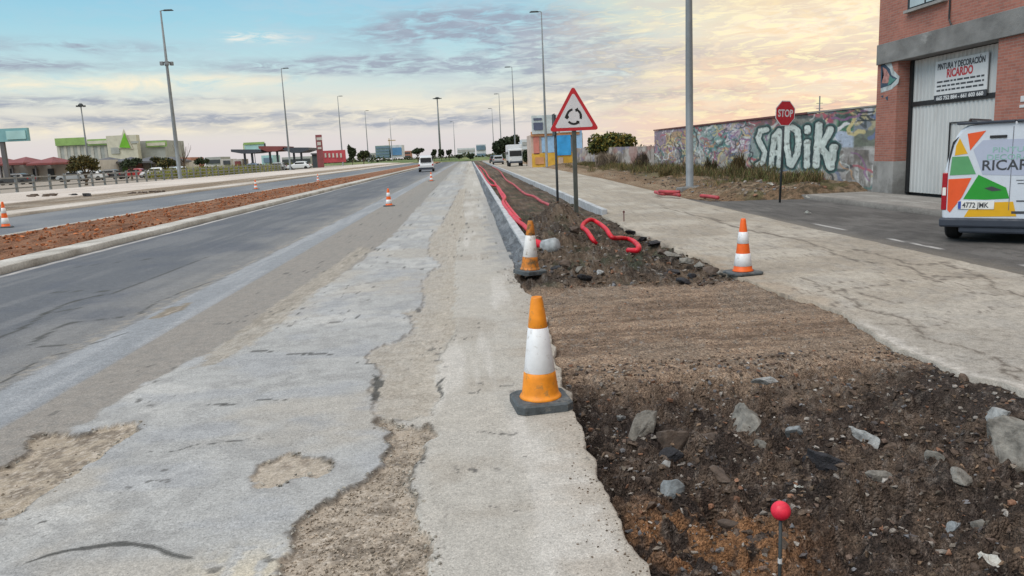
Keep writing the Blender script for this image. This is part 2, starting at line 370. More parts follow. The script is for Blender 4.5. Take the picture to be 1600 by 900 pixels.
CR = [([(40, 880), (100, 862), (190, 850), (240, 856), (275, 868), (300, 872)], .011), ([(213, 707), (240, 708), (270, 706), (300, 699), (330, 695), (380, 688), (430, 682)], .004),
      ([(318, 630), (345, 632), (375, 630)], .007), ([(395, 628), (425, 624), (450, 625)], .007), ([(382, 549), (410, 548), (442, 550)], .010), ([(448, 553), (490, 553), (522, 555)], .010),
      ([(586, 585), (590, 600), (585, 626)], .018), ([(555, 567), (590, 569)], .007), ([(640, 532), (690, 533)], .004), ([(690, 620), (686, 600), (692, 590)], .01), ([(745, 675), (810, 677)], .005),
      ([(50, 819), (70, 814)], .008)]
CRK = [([(-60, 545), (0, 527), (40, 510), (90, 480), (140, 465), (182, 457), (150, 455), (82, 457)], .02), ([(45, 540), (75, 520), (110, 505), (150, 500), (215, 492)], .018), ([(60, 541), (115, 539)], .012), ([(0, 600), (60, 565), (120, 545), (200, 520)], .008), ([(100, 420), (180, 410), (260, 402)], .012), ([(180, 458), (250, 430), (330, 400)], .010), ([(215, 492), (250, 470), (330, 440)], .008),
       ([(0, 495), (60, 492), (130, 480)], .012)]
def road_fields(X, Y):
    wx = X+(fbm(X, Y, 7, 4, 31)-.5)*.12+(fbm(X, Y, 30, 3, 41)-.5)*.035; wy = Y+(fbm(X, Y, 7, 4, 51)-.5)*.2+(fbm(X, Y, 30, 3, 61)-.5)*.05
    near = (Y > 1.5) & (Y < 70)
    f = {}
    for k, p in dict(A=PA, B=PB, C=PC, D=PD, E=PE, G=PG).items():
        d = np.full(X.shape, 9.); d[near] = sdf(wx[near], wy[near], p); f[k] = d
    return f
RF = {}
def road_z(X, Y):
    f = road_fields(X, Y); RF['f'] = f
    z = (fbm(X, Y, 2, 4, 71)-.5)*.012
    n = fbm(X, Y, 24, 3, 81)-.5
    for k, dep, sc in (('A', .026, .014), ('B', .013, .008), ('C', .025, .014), ('D', .010, .006)):
        a = sst(.006, -.012, f[k]); z = z-a*(dep+n*sc)
    # edge strip step and gutter line
    z = z+.006*sst(-3.66, -3.60, X)*sst(-3.22, -3.26, X)
    z = np.where(Y < 60, z, z*.3)
    return z
def road_c(X, Y):
    f = RF['f']; c = np.zeros(X.shape+(3,)); N1 = fbm(X, Y, 1.1, 5, 101); N2 = fbm(X, Y, 6, 4, 111); N3 = fbm(X, Y, 22, 4, 121); N4 = fbm(X*.35, Y*3, 3, 4, 131)
    NL = fbm(X*2.5, Y*.22, 1.5, 4, 141)                                              # streaks along the driving direction
    asp = [.115, .123, .138]; c[:] = asp
    c = mixc(c, [.16, .166, .178], sst(.42, .66, NL)*.8); c = mixc(c, [.09, .10, .125], sst(.52, .3, N1)*.5)
    c = mixc(c, [.25, .245, .235], sst(-5.2, -3.9, X+(N1-.5)*1.6)*.45)
    c = mixc(c, [.30, .275, .24], sst(-4.15, -3.75, X+(N2-.5)*.35)*sst(.46, .58, N3)*.8)
    # smooth blue-grey strip
    st = sst(-3.80, -3.74, X+(N3-.5)*.16)*sst(-3.19, -3.22, X); c = mixc(c, [.24, .255, .275], st)
    c = mixc(c, [.40, .41, .43], st*sst(.5, .62, NL+.12*(N3-.5))*.3)
    # brown-grey rough band
    xr = np.interp(Y, [0, 5, 5.9, 7.5, 9.5, 12, 17, 30, 60, 140], [-2.75, -2.68, -2.62, -2.36, -2.12, -1.9, -1.75, -1.85, -2.0, -2.3])+(N2-.5)*.15
    bd = sst(-3.22, -3.17, X)*sst(.03, -.03, X-xr); c = mixc(c, [.25, .232, .212], bd); c = mixc(c, [.20, .195, .185], bd*sst(.5, .7, N3)*.5)
    # light concrete
    lc = sst(-.03, .03, X-xr); c = mixc(c, [.345, .348, .345], lc); c = mixc(c, [.43, .43, .42], lc*sst(.46, .64, N1)*.8); c = mixc(c, [.27, .27, .268], lc*sst(.48, .66, N2)*.65); c = mixc(c, [.38, .35, .305], lc*sst(.5, .64, fbm(X, Y, .8, 5, 157))*.55)
    c = mixc(c, [.29, .305, .33], lc*sst(.5, .68, fbm(X, Y*1.6, 1.7, 5, 151))*.45)
    c = mixc(c, [.50, .45, .35], lc*np.exp(-(((X+.95)/.28)**2+((Y-2.95)/.22)**2))*.8*sst(.3, .6, N3))
    # right hand part: warmer
    rw = sst(-.52, -.3, X+(N2-.5)*.2); c = mixc(c, [.40, .378, .34], rw*.85); c = mixc(c, [.32, .29, .25], rw*sst(.5, .68, N1)*.7)
    c = mixc(c, [.50, .48, .45], rw*sst(.5, .65, NL)*.6)
    c = mixc(c, [.31, .265, .215], sst(.22, .6, X+(N2-.5)*.5)*sst(13, 6, Y)*.55)
    c = mixc(c, [.24, .245, .25], sst(.12, .5, X+(N2-.5)*.7)*sst(10, 13, Y)*sst(40, 20, Y)*.7)
    # far part fades into one worn grey with a brownish middle
    c = mixc(c, [.29, .265, .235], sst(14, 26, Y)*np.exp(-((X+.45)/.38)**2)*sst(.35, .6, N1)*.8)
    c = mixc(c, [.22, .215, .205], sst(14, 30, Y)*np.exp(-((X+2.2)/.55)**2)*.6)
    # worn patches
    for k, col, col2, rg in (('A', [.335, .285, .225], [.18, .15, .12], .9), ('B', [.36, .315, .26], [.22, .185, .15], .8), ('C', [.34, .29, .235], [.19, .16, .13], .9), ('D', [.355, .32, .27], [.27, .24, .20], .7), ('E', [.33, .30, .255], [.20, .18, .15], .8), ('G', [.22, .19, .15], [.15, .13, .11], .7)):
        d = f[k]; wdt = .05 if k in 'DE' else .008; a = sst(wdt*.3, -wdt, d+(fbm(X, Y, 25, 3, 77)-.5)*(.09 if k in 'DE' else .02))*(.72 if k in 'DE' else 1); c = mixc(c, col, a); c = mixc(c, col2, a*sst(.48, .64, .35*fbm(X, Y, 45, 2, 161)+.65*fbm(X, Y, 8, 3, 163))*rg)
        c = mixc(c, [.48, .43, .375], a*sst(.6, .74, fbm(X, Y, 60, 3, 171))*rg*.8)
        if k != 'E' and k != 'G':
            rim = np.exp(-(d/(.014 if k != 'D' else .011))**2)*sst(.38, .5, fbm(X, Y, 3.2, 3, 181+ord(k))+(.12 if k in 'ABC' else 0)); c = mixc(c, [.09, .078, .065], rim*(.85 if k != 'D' else .55)*sst(.3, .5, fbm(X, Y, 1.3, 3, 7+ord(k))))
    nr = Y < 30
    wx = X+(fbm(X, Y, 12, 3, 191)-.5)*.06; wy = Y+(fbm(X, Y, 12, 3, 201)-.5)*.08
    for iw, (pts, wd) in enumerate(CR+CRK):
        d = np.full(X.shape, 9.); t = np.zeros(X.shape); kk = .2 if iw == 0 else 1; d[nr], t[nr] = segd((X+(wx-X)*kk)[nr], (Y+(wy-Y)*kk)[nr], [tuple(q[:2]) for q in smoothline([(*q, 0) for q in GL(pts)], .05)])
        ww = wd*(.5+1.1*fbm(X, Y, 9, 3, 211))*np.clip(np.minimum(t, 1-t)*7+.25, 0, 1)*1.35
        a = sst(ww+.006, ww-.004, d); c = mixc(c, [.055, .055, .052], a*.88)
    # small pits and specks
    sp = sst(.755, .79, fbm(X, Y*1.0, 14, 3, 221))*sst(.5, .6, N1); c = mixc(c, [.08, .078, .075], sp*.8*(X > -3))
    # painted edge line by the left kerb
    pl = sst(-8.02, -7.99, X)*sst(-7.86, -7.89, X)*(.35+.6*sst(.35, .55, N3)); c = mixc(c, [.48, .47, .46], pl)
    return c*1.0
xs_road = np.concatenate([np.arange(-8.08, -4.2, .05), np.arange(-4.2, -3., .03), np.arange(-3., .6, .0125), [.6]])
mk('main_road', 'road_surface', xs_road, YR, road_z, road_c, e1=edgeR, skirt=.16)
# soil of the excavation and the unfinished central strip
def soil_z(X, Y):
    X = np.asarray(X, float); Y = np.asarray(Y, float)
    lump = fbm(X, Y, 3.2, 5, 301)-.5; fine = fbm(X, Y, 14, 4, 311)-.5; vf = fbm(X, Y, 50, 3, 321)-.5
    rut = .5*fbm(X*.35+Y*.25, Y*3.2, 2.2, 4, 331)+.5*fbm(X*.6-Y*.1, Y*3, 6, 4, 333)-.5
    pit = sst(5.75, 4.9, Y+(fbm(X, Y, 1.6, 4, 341)-.5)*.9)
    zc = -.035+rut*.05+fine*.02+vf*.010
    zp = -.185+lump*.24+fine*.17+vf*.05+.05*np.maximum(0, fbm(X, Y, 9, 3, 361)-.55)*4-.05*np.exp(-((X-2.2)/1.0)**2)+.05*np.exp(-(((X-.8)/.2)**2))
    pit = pit*sst(-.02, -.55, X-edgeS(Y))
    z = zc*(1-pit)+zp*pit
    med = sst(9.0, 9.9, Y+(fbm(X, Y, 1.2, 3, 351)-.5)*.7)*sst(3.75, 2.9, X+(Y-9.5)*.02)
    zm = -.03+lump*.2+fine*.2+vf*.06+.55*np.exp(-(((X-1.92)/.55)**2+((Y-17.0)/1.3)**2))+.24*np.exp(-(((X-1.6)/.4)**2+((Y-14.4)/1.0)**2))+.22*np.exp(-(((X-1.3)/.5)**2+((Y-13.2)/1.0)**2))+.08*np.exp(-(((X-2.1)/.8)**2+((Y-11.3)/.9)**2))-.14*np.exp(-(((X-3.0)/.28)**2))
    z = z*(1-med)+zm*med
    fr = sst(19, 24, Y); zf = -.04+lump*.10+fine*.05-.07*np.exp(-((X-3.3)/.35)**2)
    z = z*(1-fr)+zf*fr
    return z-.3*sst(.0, -.06, X-edgeR(Y))-.3*sst(.0, .06, X-edgeS(Y))-.1*sst(.8, .6, X)*sst(10, 12, Y)
def soil_c(X, Y):
    c = np.zeros(X.shape+(3,)); c[:] = [.31, .22, .155]
    n1 = fbm(X, Y, 1.3, 4, 401); n2 = fbm(X, Y, 7, 4, 411); n3 = fbm(X, Y, 28, 3, 421); rut = .5*fbm(X*.35+Y*.25, Y*3.2, 2.2, 4, 331)+.5*fbm(X*.6-Y*.1, Y*3, 6, 4, 333)
    c = mixc(c, [.42, .305, .22], sst(.45, .65, rut)*.7); c = mixc(c, [.16, .11, .08], sst(.5, .36, rut)*.6)
    c = mixc(c, [.24, .20, .16], sst(.5, .66, n1)*.4); c = mixc(c, [.30, .27, .235], sst(.66, .76, n3)*.6)
    pit = sst(5.75, 4.9, Y+(fbm(X, Y, 1.6, 4, 341)-.5)*.9)
    p = np.zeros(c.shape); p[:] = [.088, .064, .05]; p = mixc(p, [.145, .106, .08], sst(.45, .65, n2)*.7); p = mixc(p, [.03, .022, .02], sst(.5, .35, n2)*.6); p = mixc(p, [.036, .028, .025], sst(.5, .62, fbm(X, Y, 1.9, 4, 441))*.7)
    p = mixc(p, [.17, .14, .12], sst(.62, .74, n3)*.8)
    ox, oy = G(1110, 835, -.12); o_ = np.exp(-(((X-ox)/.36)**2+((Y-oy)/.30)**2))*sst(.34, .5, n2+.12*(n3-.5)); p = mixc(p, [.30, .155, .075], np.clip(o_*1.9, 0, .9))
    c = mixc(c, [0, 0, 0], pit)+p*pit[..., None]
    med = sst(9.0, 9.9, Y+(fbm(X, Y, 1.2, 3, 351)-.5)*.7)
    m = np.zeros(c.shape); m[:] = [.13, .095, .068]; m = mixc(m, [.22, .165, .12], sst(.5, .62, n2)*.7); m = mixc(m, [.04, .033, .03], sst(.5, .36, n1)*.6); m = mixc(m, [.22, .2, .18], sst(.68, .78, n3)*.7)
    m = mixc(m, [.05, .07, .04], sst(.62, .74, fbm(X, Y, 2.2, 3, 431))*.6)
    return c*(1-med[..., None])+m*med[..., None]
xs_soil = np.concatenate([[.05], np.arange(.4, 3.9, .018), [4.2]])
mk('bare_soil', 'soil', xs_soil, rows(2.2, 236), soil_z, soil_c, skirt=0)
# service road
SC = [([(1180, 362), (1255, 375), (1310, 398), (1335, 408), (1400, 413), (1475, 412)], .022), ([(1340, 390), (1395, 405), (1460, 440), (1500, 432)], .018), ([(1300, 395), (1380, 392)], .012),
      ([(1255, 433), (1285, 447), (1330, 470), (1355, 484), (1400, 492), (1450, 530), (1490, 537), (1535, 552)], .013), ([(1335, 458), (1375, 468), (1400, 472)], .010), ([(1450, 508), (1500, 506)], .008),
      ([(1480, 410), (1530, 432), (1560, 450), (1620, 470)], .014), ([(1290, 455), (1340, 452), (1400, 440), (1480, 432), (1560, 434), (1620, 430)], .012), ([(1040, 325), (1120, 345), (1130, 350)], .02),
      ([(1110, 340), (1150, 355), (1230, 372), (1260, 378)], .02), ([(1570, 560), (1580, 580), (1620, 600)], .014), ([(1380, 505), (1450, 511)], .008), ([(1500, 460), (1560, 462), (1620, 455)], .01)]
def svR(Y): return np.interp(Y, [0, 8, 15, 22, 27, 43, 80, 140], [6.3, 6.35, 6.45, 6.7, 6.9, 7.6, 8.2, 8.6])
def sv_c(X, Y):
    c = np.zeros(X.shape+(3,)); c[:] = [.355, .315, .26]; n1 = fbm(X, Y, .9, 5, 501); n2 = fbm(X, Y, 5, 4, 511); n3 = fbm(X, Y, 20, 4, 521)
    c = mixc(c, [.42, .385, .33], sst(.48, .66, n1)*.8); c = mixc(c, [.29, .255, .21], sst(.5, .34, n1)*.7); c = mixc(c, [.31, .29, .26], sst(.5, .68, n2)*.5)
    c = mixc(c, [.335, .32, .295], sst(9, 4.5, Y)*.7)
    c = mixc(c, [.50, .475, .44], sst(.0, .02, X-edgeS(Y)-.02)*sst(.16, .06, X-edgeS(Y)+(n2-.5)*.16)*sst(7.2, 6.2, Y)*.6)
    c = mixc(c, [.30, .22, .15], sst(.35, .02, X-edgeS(Y)+(n2-.5)*.5)*sst(6.5, 8, Y)*sst(13, 10, Y)*.5)
    c = mixc(c, [.27, .235, .19], np.exp(-((X-5.6)/.3)**2)*sst(.4, .6, n2)*.5)
    wx = X+(fbm(X, Y, 5, 4, 531)-.5)*.22; wy = Y+(fbm(X, Y, 5, 4, 541)-.5)*.4; nr = Y < 35
    for pts, wd in SC:
        d = np.full(X.shape, 9.); t = np.zeros(X.shape); d[nr], t[nr] = segd(wx[nr], wy[nr], GL(pts)); ww = wd*(.3+1.3*fbm(X, Y, 6, 3, 551))
        c = mixc(c, [.07, .06, .05], sst(ww+.008, ww-.003, d)*.8)
        c = mixc(c, [.2, .17, .14], sst(ww+.05, ww, d)*.35)
    # faint net of fine cracks
    a = np.abs(fbm(X, Y, 1.1, 4, 561)-.5); c = mixc(c, [.12, .10, .085], sst(.007, .001, a)*sst(.42, .52, n1)*.75); a = np.abs(fbm(X, Y, 2.4, 4, 565)-.5); c = mixc(c, [.15, .13, .11], sst(.012, .002, a)*sst(.5, .58, n2)*.6); c = mixc(c, [.2, .18, .15], sst(.58, .7, n3)*.35)
    return c
mk('service_road', 'service_concrete', np.arange(3.35, 6.46, .02), rows(2.2, 236), lambda X, Y: (fbm(X, Y, 1.5, 4, 571)-.5)*.02, sv_c, e0=edgeS, e1=svR, skirt=.2)
# dark asphalt of the side street
def side_c(X, Y):
    c = np.zeros(X.shape+(3,)); c[:] = [.105, .099, .094]; n1 = fbm(X, Y, 1.1, 4, 601); n2 = fbm(X, Y, 6, 4, 611)
    c = mixc(c, [.15, .143, .135], sst(.46, .66, n1)*.8); c = mixc(c, [.055, .052, .05], sst(.5, .35, n2)*.5); c = mixc(c, [.2, .18, .15], sst(.5, .0, X-6.35+(n2-.5)*.5)*.6)
    dl = sst(6.78, 6.80, X)*sst(6.90, 6.88, X)*((np.mod(Y+1.15, 3.0) < 1.35)*1.)*sst(.36, .5, fbm(X, Y, 18, 3, 621))*sst(17, 16.6, Y); c = mixc(c, [.58, .57, .55], dl*.62)
    return c
mk('side_street', 'road_surface', np.arange(6.15, 9.65, .03), rows(3, 27), lambda X, Y: -.006+.0*X-.02*sst(21.3, 24, Y), side_c, skirt=0)
def pave_c(X, Y):
    c = np.zeros(X.shape+(3,)); c[:] = [.25, .235, .215]; n = fbm(X, Y, 3, 4, 631); c = mixc(c, [.33, .315, .29], sst(.45, .65, n)); c = mixc(c, [.12, .115, .11], (X < 9.72)*.5+0*X); return c
mk('pavement', 'service_concrete', np.concatenate([[9.55, 9.6], np.arange(9.75, 11.6, .15)]), rows(5, 21.9), lambda X, Y: .11+0*X, pave_c, skirt=.2)
# raised verge of dirt under the graffiti wall
def verge_z(X, Y):
    L = svR(Y); L = np.where(Y < 24.5, np.interp(Y, [21.2, 22.4, 24.5], [9.6, 7.3, 6.8]), L)
    a = sst(0, 2.4, X-L); e = sst(21.0, 22.6, Y+(fbm(X, Y, 1.2, 3, 641)-.5)*.8)
    return (-.02+.34*a*e+(fbm(X, Y, 1.8, 5, 651)-.45)*.22*sst(0, .7, X-L)*e+(fbm(X, Y, 9, 3, 661)-.5)*.06*e)*1.0-.08*(1-e)
def verge_c(X, Y):
    c = np.zeros(X.shape+(3,)); c[:] = [.235, .155, .095]; n = fbm(X, Y, 2.2, 4, 671); n2 = fbm(X, Y, 9, 4, 681)
    c = mixc(c, [.33, .25, .17], sst(.45, .65, n)*.8); c = mixc(c, [.075, .06, .035], sst(.48, .62, n2)*.8*sst(.6, 1.6, X-svR(Y))); c = mixc(c, [.09, .10, .035], sst(.55, .7, fbm(X, Y, 1.1, 3, 691))*sst(.8, 2, X-svR(Y))*.6); return c
mk('dirt_verge', 'soil', np.concatenate([np.arange(6.75, 11.6, .07), [12.3]]), np.concatenate([np.arange(21.0, 30, .08), rows(2.4, 236, 30)[8:]]), verge_z, verge_c, e0=lambda Y: np.where(Y < 24.5, np.interp(Y, [21.0, 21.8, 22.6, 24.5], [10.4, 8.2, 7.3, 6.85]), svR(Y)), skirt=0)
# ---- left side strips
def plain(col, col2, sc=1., sd=1, spk=None):
    def f(X, Y):
        c = np.zeros(X.shape+(3,)); c[:] = col; n = fbm(X, Y, sc, 5, sd); c = mixc(c, col2, sst(.42, .64, n)*.9)
        if spk: c = mixc(c, spk, sst(.56, .7, fbm(X, Y, sc*5, 3, sd+9))*.8)
        return c
    return f
YF = np.concatenate([rows(4, 400)[:8], rows(3, 400, 8)[8:]])
def kz(z): return lambda X, Y: z+tz(X)+(fbm(X, Y, .8, 3, 5)-.5)*.02
mk('median_kerb', 'service_concrete', np.array([-8.72, -8.70, -8.4, -8.14, -8.10]), np.concatenate([YF[:8], np.arange(8, 60, .5), YF[(YF > 60) & (YF < 240)]]), lambda X, Y: np.where(X > -8.12, .118, .13)+(fbm(X, Y, 3, 3, 5)-.5)*.012, plain([.42, .405, .375], [.52, .505, .475], .9, 701, [.27, .25, .22]), skirt=.16)
def mul_z(X, Y): return .10+.10*np.sin(np.clip((X+12.3)/3.5, 0, 1)*math.pi)+(fbm(X, Y, 7, 4, 711)-.5)*.13
mk('bark_median', 'mulch', np.arange(-12.32, -8.68, .06), np.concatenate([rows(3, 240, 9)]), mul_z, plain([.23, .11, .062], [.33, .175, .105], 6, 721, [.10, .05, .03]), skirt=0)
mk('median_edging', 'service_concrete', np.array([-12.62, -12.60, -12.34, -12.32]), YF[YF < 240], lambda X, Y: .11+0*X, plain([.33, .31, .28], [.45, .43, .4], .9, 731), skirt=.15)
mk('opposite_road', 'road_surface', np.arange(-17.1, -12.5, .15), YF, kz(0), plain([.145, .158, .18], [.20, .21, .225], .6, 741), skirt=0)
mk('roadside_kerb', 'service_concrete', np.concatenate([[-18.3], np.arange(-18.2, -17.0, .2), [-17.0]]), YF, kz(.10), plain([.46, .42, .375], [.55, .51, .47], .7, 751, [.34, .3, .26]), skirt=.2)
mk('dirt_strip', 'soil', np.arange(-21.6, -18.2, .2), YF, lambda X, Y: tz(X)+.06+(fbm(X, Y, 1.5, 4, 761)-.5)*.12, plain([.30, .235, .175], [.42, .36, .30], .8, 771, [.14, .11, .08]), skirt=0)
mk('far_pavement', 'service_concrete', np.arange(-28.2, -21.3, .4), YF, lambda X, Y: tz(X)+.09+0*X, plain([.50, .445, .40], [.58, .53, .49], .5, 781, [.40, .35, .31]), skirt=.2)
# the wide ground sheet
def ground_sheet():
    xs = np.array([-3000, -1200, -500, -250, -150, -100, -60, -40, -33, -28.1, -27.6, -12, 0, 12.0, 12.4, 20, 60, 150, 400, 1200, 3000.]); ys = np.array([-400, -100, -20, 20, 60, 100, 150, 200, 260, 330, 398, 401, 500, 700, 1200, 3500.])
    Y, X = np.meshgrid(ys, xs, indexing='ij'); Z = np.where(X < -28, tz(X)-.03, 0)
    Z = np.where((X > -28) & (X < 12.2) & (Y < 400), -.7, Z); Z = np.where((Y > 400), -.05+0*X, Z)
    c = np.zeros(X.shape+(3,)); c[:] = [.30, .26, .22]; c = np.where((Y > 230)[..., None], np.array([.16, .17, .10]), c)
    o = gridmesh('ground', X, Y, Z, c, MATS['service_concrete'], smooth=False); o['kind'] = 'structure'
ground_sheet()
# roundabout lawn at the end of the road
mk('roundabout_lawn', 'leafy', np.linspace(-60, 14, 60), np.linspace(236, 300, 20), lambda X, Y: .02+.9*sst(236, 250, Y)*sst(14, 4, X)+(fbm(X, Y, .3, 3, 801)-.5)*.5, plain([.10, .14, .045], [.20, .21, .08], .2, 791), skirt=0)
mk('roundabout_road', 'road_surface', np.linspace(-20, 12, 12), np.array([225, 230, 237.]), lambda X, Y: .03+0*X, plain([.2, .2, .19], [.27, .26, .25], .3, 811), skirt=0)
# ---- new kerbs of the central strip
def kerb_run(name, x0, x1, y0, y1, zt, zb, mat, L=1.0, topn=True):
    bm = bmesh.new(); y = y0; i = 0
    while y < y1:
        l = L if y < 70 else 4*L; e = min(y+l-.012, y1); dx = random.uniform(-.006, .006); dz = random.uniform(-.006, .006)
        box(bm, x0+dx, x1+dx, y, e, zb, zt+dz, bev=.012 if y < 50 else 0); y += l
    o = obj(name, bm, MATS[mat]); o['kind'] = 'structure'; return o
kerb_run('new_kerb', .80, .95, 11.8, 190, .17, -.15, 'new_kerb')
kerb_run('service_kerb', 3.36, 3.50, 19.8, 190, .13, -.25, 'new_kerb')
def haunch_z(X, Y): return (.11*sst(.60, .80, X)+(fbm(X, Y, 6, 4, 821)-.5)*.07+.008)*sst(11.2, 12.6, Y)-.04*sst(12.2, 11.3, Y)
mk('kerb_mortar', 'soil', np.arange(.56, .812, .02), rows(3, 190, 11.3)[8:], haunch_z, plain([.16, .18, .205], [.26, .28, .30], 4, 831, [.11, .12, .13]), skirt=0)
# ================================================================== structures: graffiti wall
def WX(px, py, X=11.6):
    d = ray(px, py); t = X/d.x; return (d.y*t, H+d.z*t)
def WY(px, py, Y):
    d = ray(px, py); t = Y/d.y; return (d.x*t, H+d.z*t)
def graffiti_wall():
    root = empty('graffiti_wall', (11.6, 21.7, 0), 0, 'long wall covered in graffiti with big pale bubble letters, left of the brick building', 'wall')
    ya, yb = 21.72, 48.3
    ys = np.concatenate([np.arange(ya, 34, .035), np.arange(34, yb, .06), [yb]]); zs = np.arange(-.1, 2.56, .022)
    Yg, Zg = np.meshgrid(ys, zs, indexing='ij'); top = np.interp(Yg, [21.7, 24.9, 25.0, yb], [2.50, 2.56, 2.52, 2.64]); Zg = -.1+(Zg+.1)*(top+.1)/2.65
    K = .41; A = Yg*K; B = Zg
    wa = A+(fbm(A, B, 5, 3, 901)-.5)*.06; wb = B+(fbm(A, B, 5, 3, 911)-.5)*.06
    n1 = fbm(A, B, 1.5, 4, 921); n2 = fbm(A*3, B*.5, 3, 4, 931); n3 = fbm(A, B, 9, 4, 941); n4 = fbm(A, B, 3.2, 4, 951)
    c = np.zeros(Yg.shape+(3,)); c[:] = [.33, .315, .295]; c = mixc(c, [.20, .20, .19], sst(.45, .65, n2)*.8); c = mixc(c, [.46, .44, .41], sst(.55, .7, n1)*.6)
    def patch(c, p, col, a=1., ed=.05):
        q = [WX(*s) for s in p]; q = [(y*K, z) for y, z in q]; d = sdf(wa, wb, q); return mixc(c, col, sst(ed, -ed, d)*a)
    # old painted fields
    c = patch(c, [(1020, 202), (1072, 196), (1072, 232), (1020, 240)], [.33, .24, .32], .9)
    c = patch(c, [(1040, 208), (1074, 203), (1076, 228), (1042, 236)], [.50, .33, .14], .8)
    c = patch(c, [(1083, 200), (1130, 194), (1130, 238), (1083, 240)], [.30, .43, .42], .8)
    c = patch(c, [(1128, 194), (1180, 188), (1180, 240), (1128, 238)], [.46, .37, .44], .85)
    c = patch(c, [(1140, 188), (1225, 178), (1300, 178), (1300, 192), (1180, 202)], [.27, .13, .14], .8)
    c = patch(c, [(1168, 200), (1304, 188), (1310, 265), (1172, 272)], [.22, .33, .31], .75)
    c = patch(c, [(1222, 176), (1308, 168), (1308, 190), (1225, 194)], [.25, .29, .25], .8)
    c = patch(c, [(1286, 180), (1304, 178), (1302, 192), (1288, 194)], [.42, .05, .13], .9)
    c = patch(c, [(1308, 168), (1338, 167), (1336, 208), (1308, 204)], [.06, .26, .14], .95)
    c = patch(c, [(1338, 166), (1374, 164), (1374, 204), (1334, 206)], [.24, .28, .33], .9)
    c = patch(c, [(1304, 206), (1336, 204), (1334, 231), (1304, 231)], [.38, .46, .58], 1, .02)
    c = patch(c, [(1334, 204), (1372, 202), (1372, 228), (1334, 231)], [.19, .23, .17], .8)
    c = patch(c, [(1306, 232), (1372, 230), (1372, 308), (1306, 306)], [.34, .32, .31], .9)
    c = patch(c, [(1325, 262), (1372, 250), (1372, 300), (1335, 300)], [.58, .60, .60], .55, .2)
    c = patch(c, [(1018, 240), (1170, 236), (1168, 285), (1018, 280)], [.38, .36, .31], .6, .1)
    c = mixc(c, [.60, .60, .57], sst(.56, .68, n4)*.35*(B < 1.4)); c = mixc(c, [.16, .13, .10], sst(.52, .7, n2)*(B < 1.3)*.6)
    # random tag strokes
    R = random.Random(5)
    cols = [(.55, .60, .58), (.10, .13, .14), (.30, .12, .30), (.10, .30, .28), (.55, .30, .12), (.5, .10, .14), (.62, .62, .64), (.16, .22, .40), (.08, .09, .10), (.6, .5, .2)]
    for i in range(330):
        px = R.uniform(1022, 1172) if i < 230 else R.uniform(1172, 1372); py0 = R.uniform(.7, 2.45) if i < 250 else R.choice([R.uniform(2.3, 2.5), R.uniform(.2, .7)])
        if px > 1172 and .65 < py0 < 2.25 and px < 1306: continue
        y0 = WX(px, 230)[0]*K; p = [(y0, py0)]; ang = R.uniform(0, 6.28)
        for k in range(R.randint(4, 9)):
            ang += R.uniform(-1.1, 1.1); p.append((p[-1][0]+.13*math.cos(ang), p[-1][1]+.13*math.sin(ang)))
        x0 = min(q[0] for q in p)-.2; x1 = max(q[0] for q in p)+.2; m = (A > x0) & (A < x1); d = np.full(A.shape, 9.); d[m] = segd(wa[m], wb[m], p)[0]
        wd = R.choice([.015, .02, .03, .05]); 
        c = mixc(c, R.choice(cols), sst(wd+.012, wd-.008, d)*R.uniform(.55, .95))
    # dark diagonal lettering block top right
    for (a, b) in [((1342, 176), (1366, 174)), ((1345, 181), (1364, 179)), ((1341, 189), (1366, 187)), ((1344, 184), (1350, 188)), ((1356, 182), (1362, 186))]:
        p = [(y*K, z) for y, z in (WX(*a), WX(*b))]; d, _ = segd(wa, wb, p); c = mixc(c, [.05, .07, .09], sst(.035, .02, d)*.85)
    # the big pale letters
    L = [[(792, 290), (752, 298), (737, 345), (757, 388), (779, 430), (768, 490), (733, 512)], [(818, 515), (826, 430), (842, 330), (868, 300), (876, 400), (868, 515)], [(826, 436), (868, 436)],
         [(915, 282), (918, 400), (934, 505)], [(905, 284), (945, 275), (985, 300), (990, 380), (980, 450), (945, 512)], [(1044, 372), (1041, 515)], [(1046, 282), (1046, 300)], [(1118, 262), (1108, 400), (1098, 515)], [(1188, 290), (1165, 340), (1128, 400), (1160, 440), (1190, 525), (1210, 400)]]
    dist = np.full(A.shape, 9.)
    for l in L:
        p = [WX(1000+a/4, 130+b/4) for a, b in l]; p = [(y*K, z) for y, z in p]; d, _ = segd(wa, wb, p); d2, _ = segd(A, B, p); dist = np.minimum(dist, np.minimum(d, d2+.01))
    c = mixc(c, [.03, .16, .15], sst(.215, .19, dist)*.9); c = mixc(c, [.055, .075, .085], sst(.165, .15, dist)*.85)
    lf = np.array([.50, .58, .545])[None, None]*(.78+.45*fbm(A, B, 2.6, 4, 961))[..., None]; a = sst(.112, .098, dist)[..., None]; c = c*(1-a)+lf*a
    for l in L[:]:
        p = [WX(1000+a/4-1.2, 130+b/4-1) for a, b in l]; p = [(y*K, z) for y, z in p]; d, _ = segd(wa, wb, p); c = mixc(c, [.66, .70, .68], sst(.03, .012, d)*.4*sst(.12, .1, dist))
    c = mixc(c, c.mean(axis=(0, 1))*.45, sst(.6, .72, n3)*.5); c = c*(.86+.28*n1[..., None])
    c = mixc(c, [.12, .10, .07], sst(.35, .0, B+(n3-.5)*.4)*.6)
    X = np.zeros(Yg.shape)+11.6+(fbm(A, B, 8, 3, 971)-.5)*.02
    lum = c.mean(-1, keepdims=True); c = lum+(c-lum)*.66; c = np.clip((c/.3)**1.25*.28, .01, .9)
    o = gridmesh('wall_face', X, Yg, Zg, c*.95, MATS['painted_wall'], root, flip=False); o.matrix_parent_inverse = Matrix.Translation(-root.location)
    M('wall_concrete', (.30, .29, .27), .9, var=.25, scale=1.2, bump=.4)
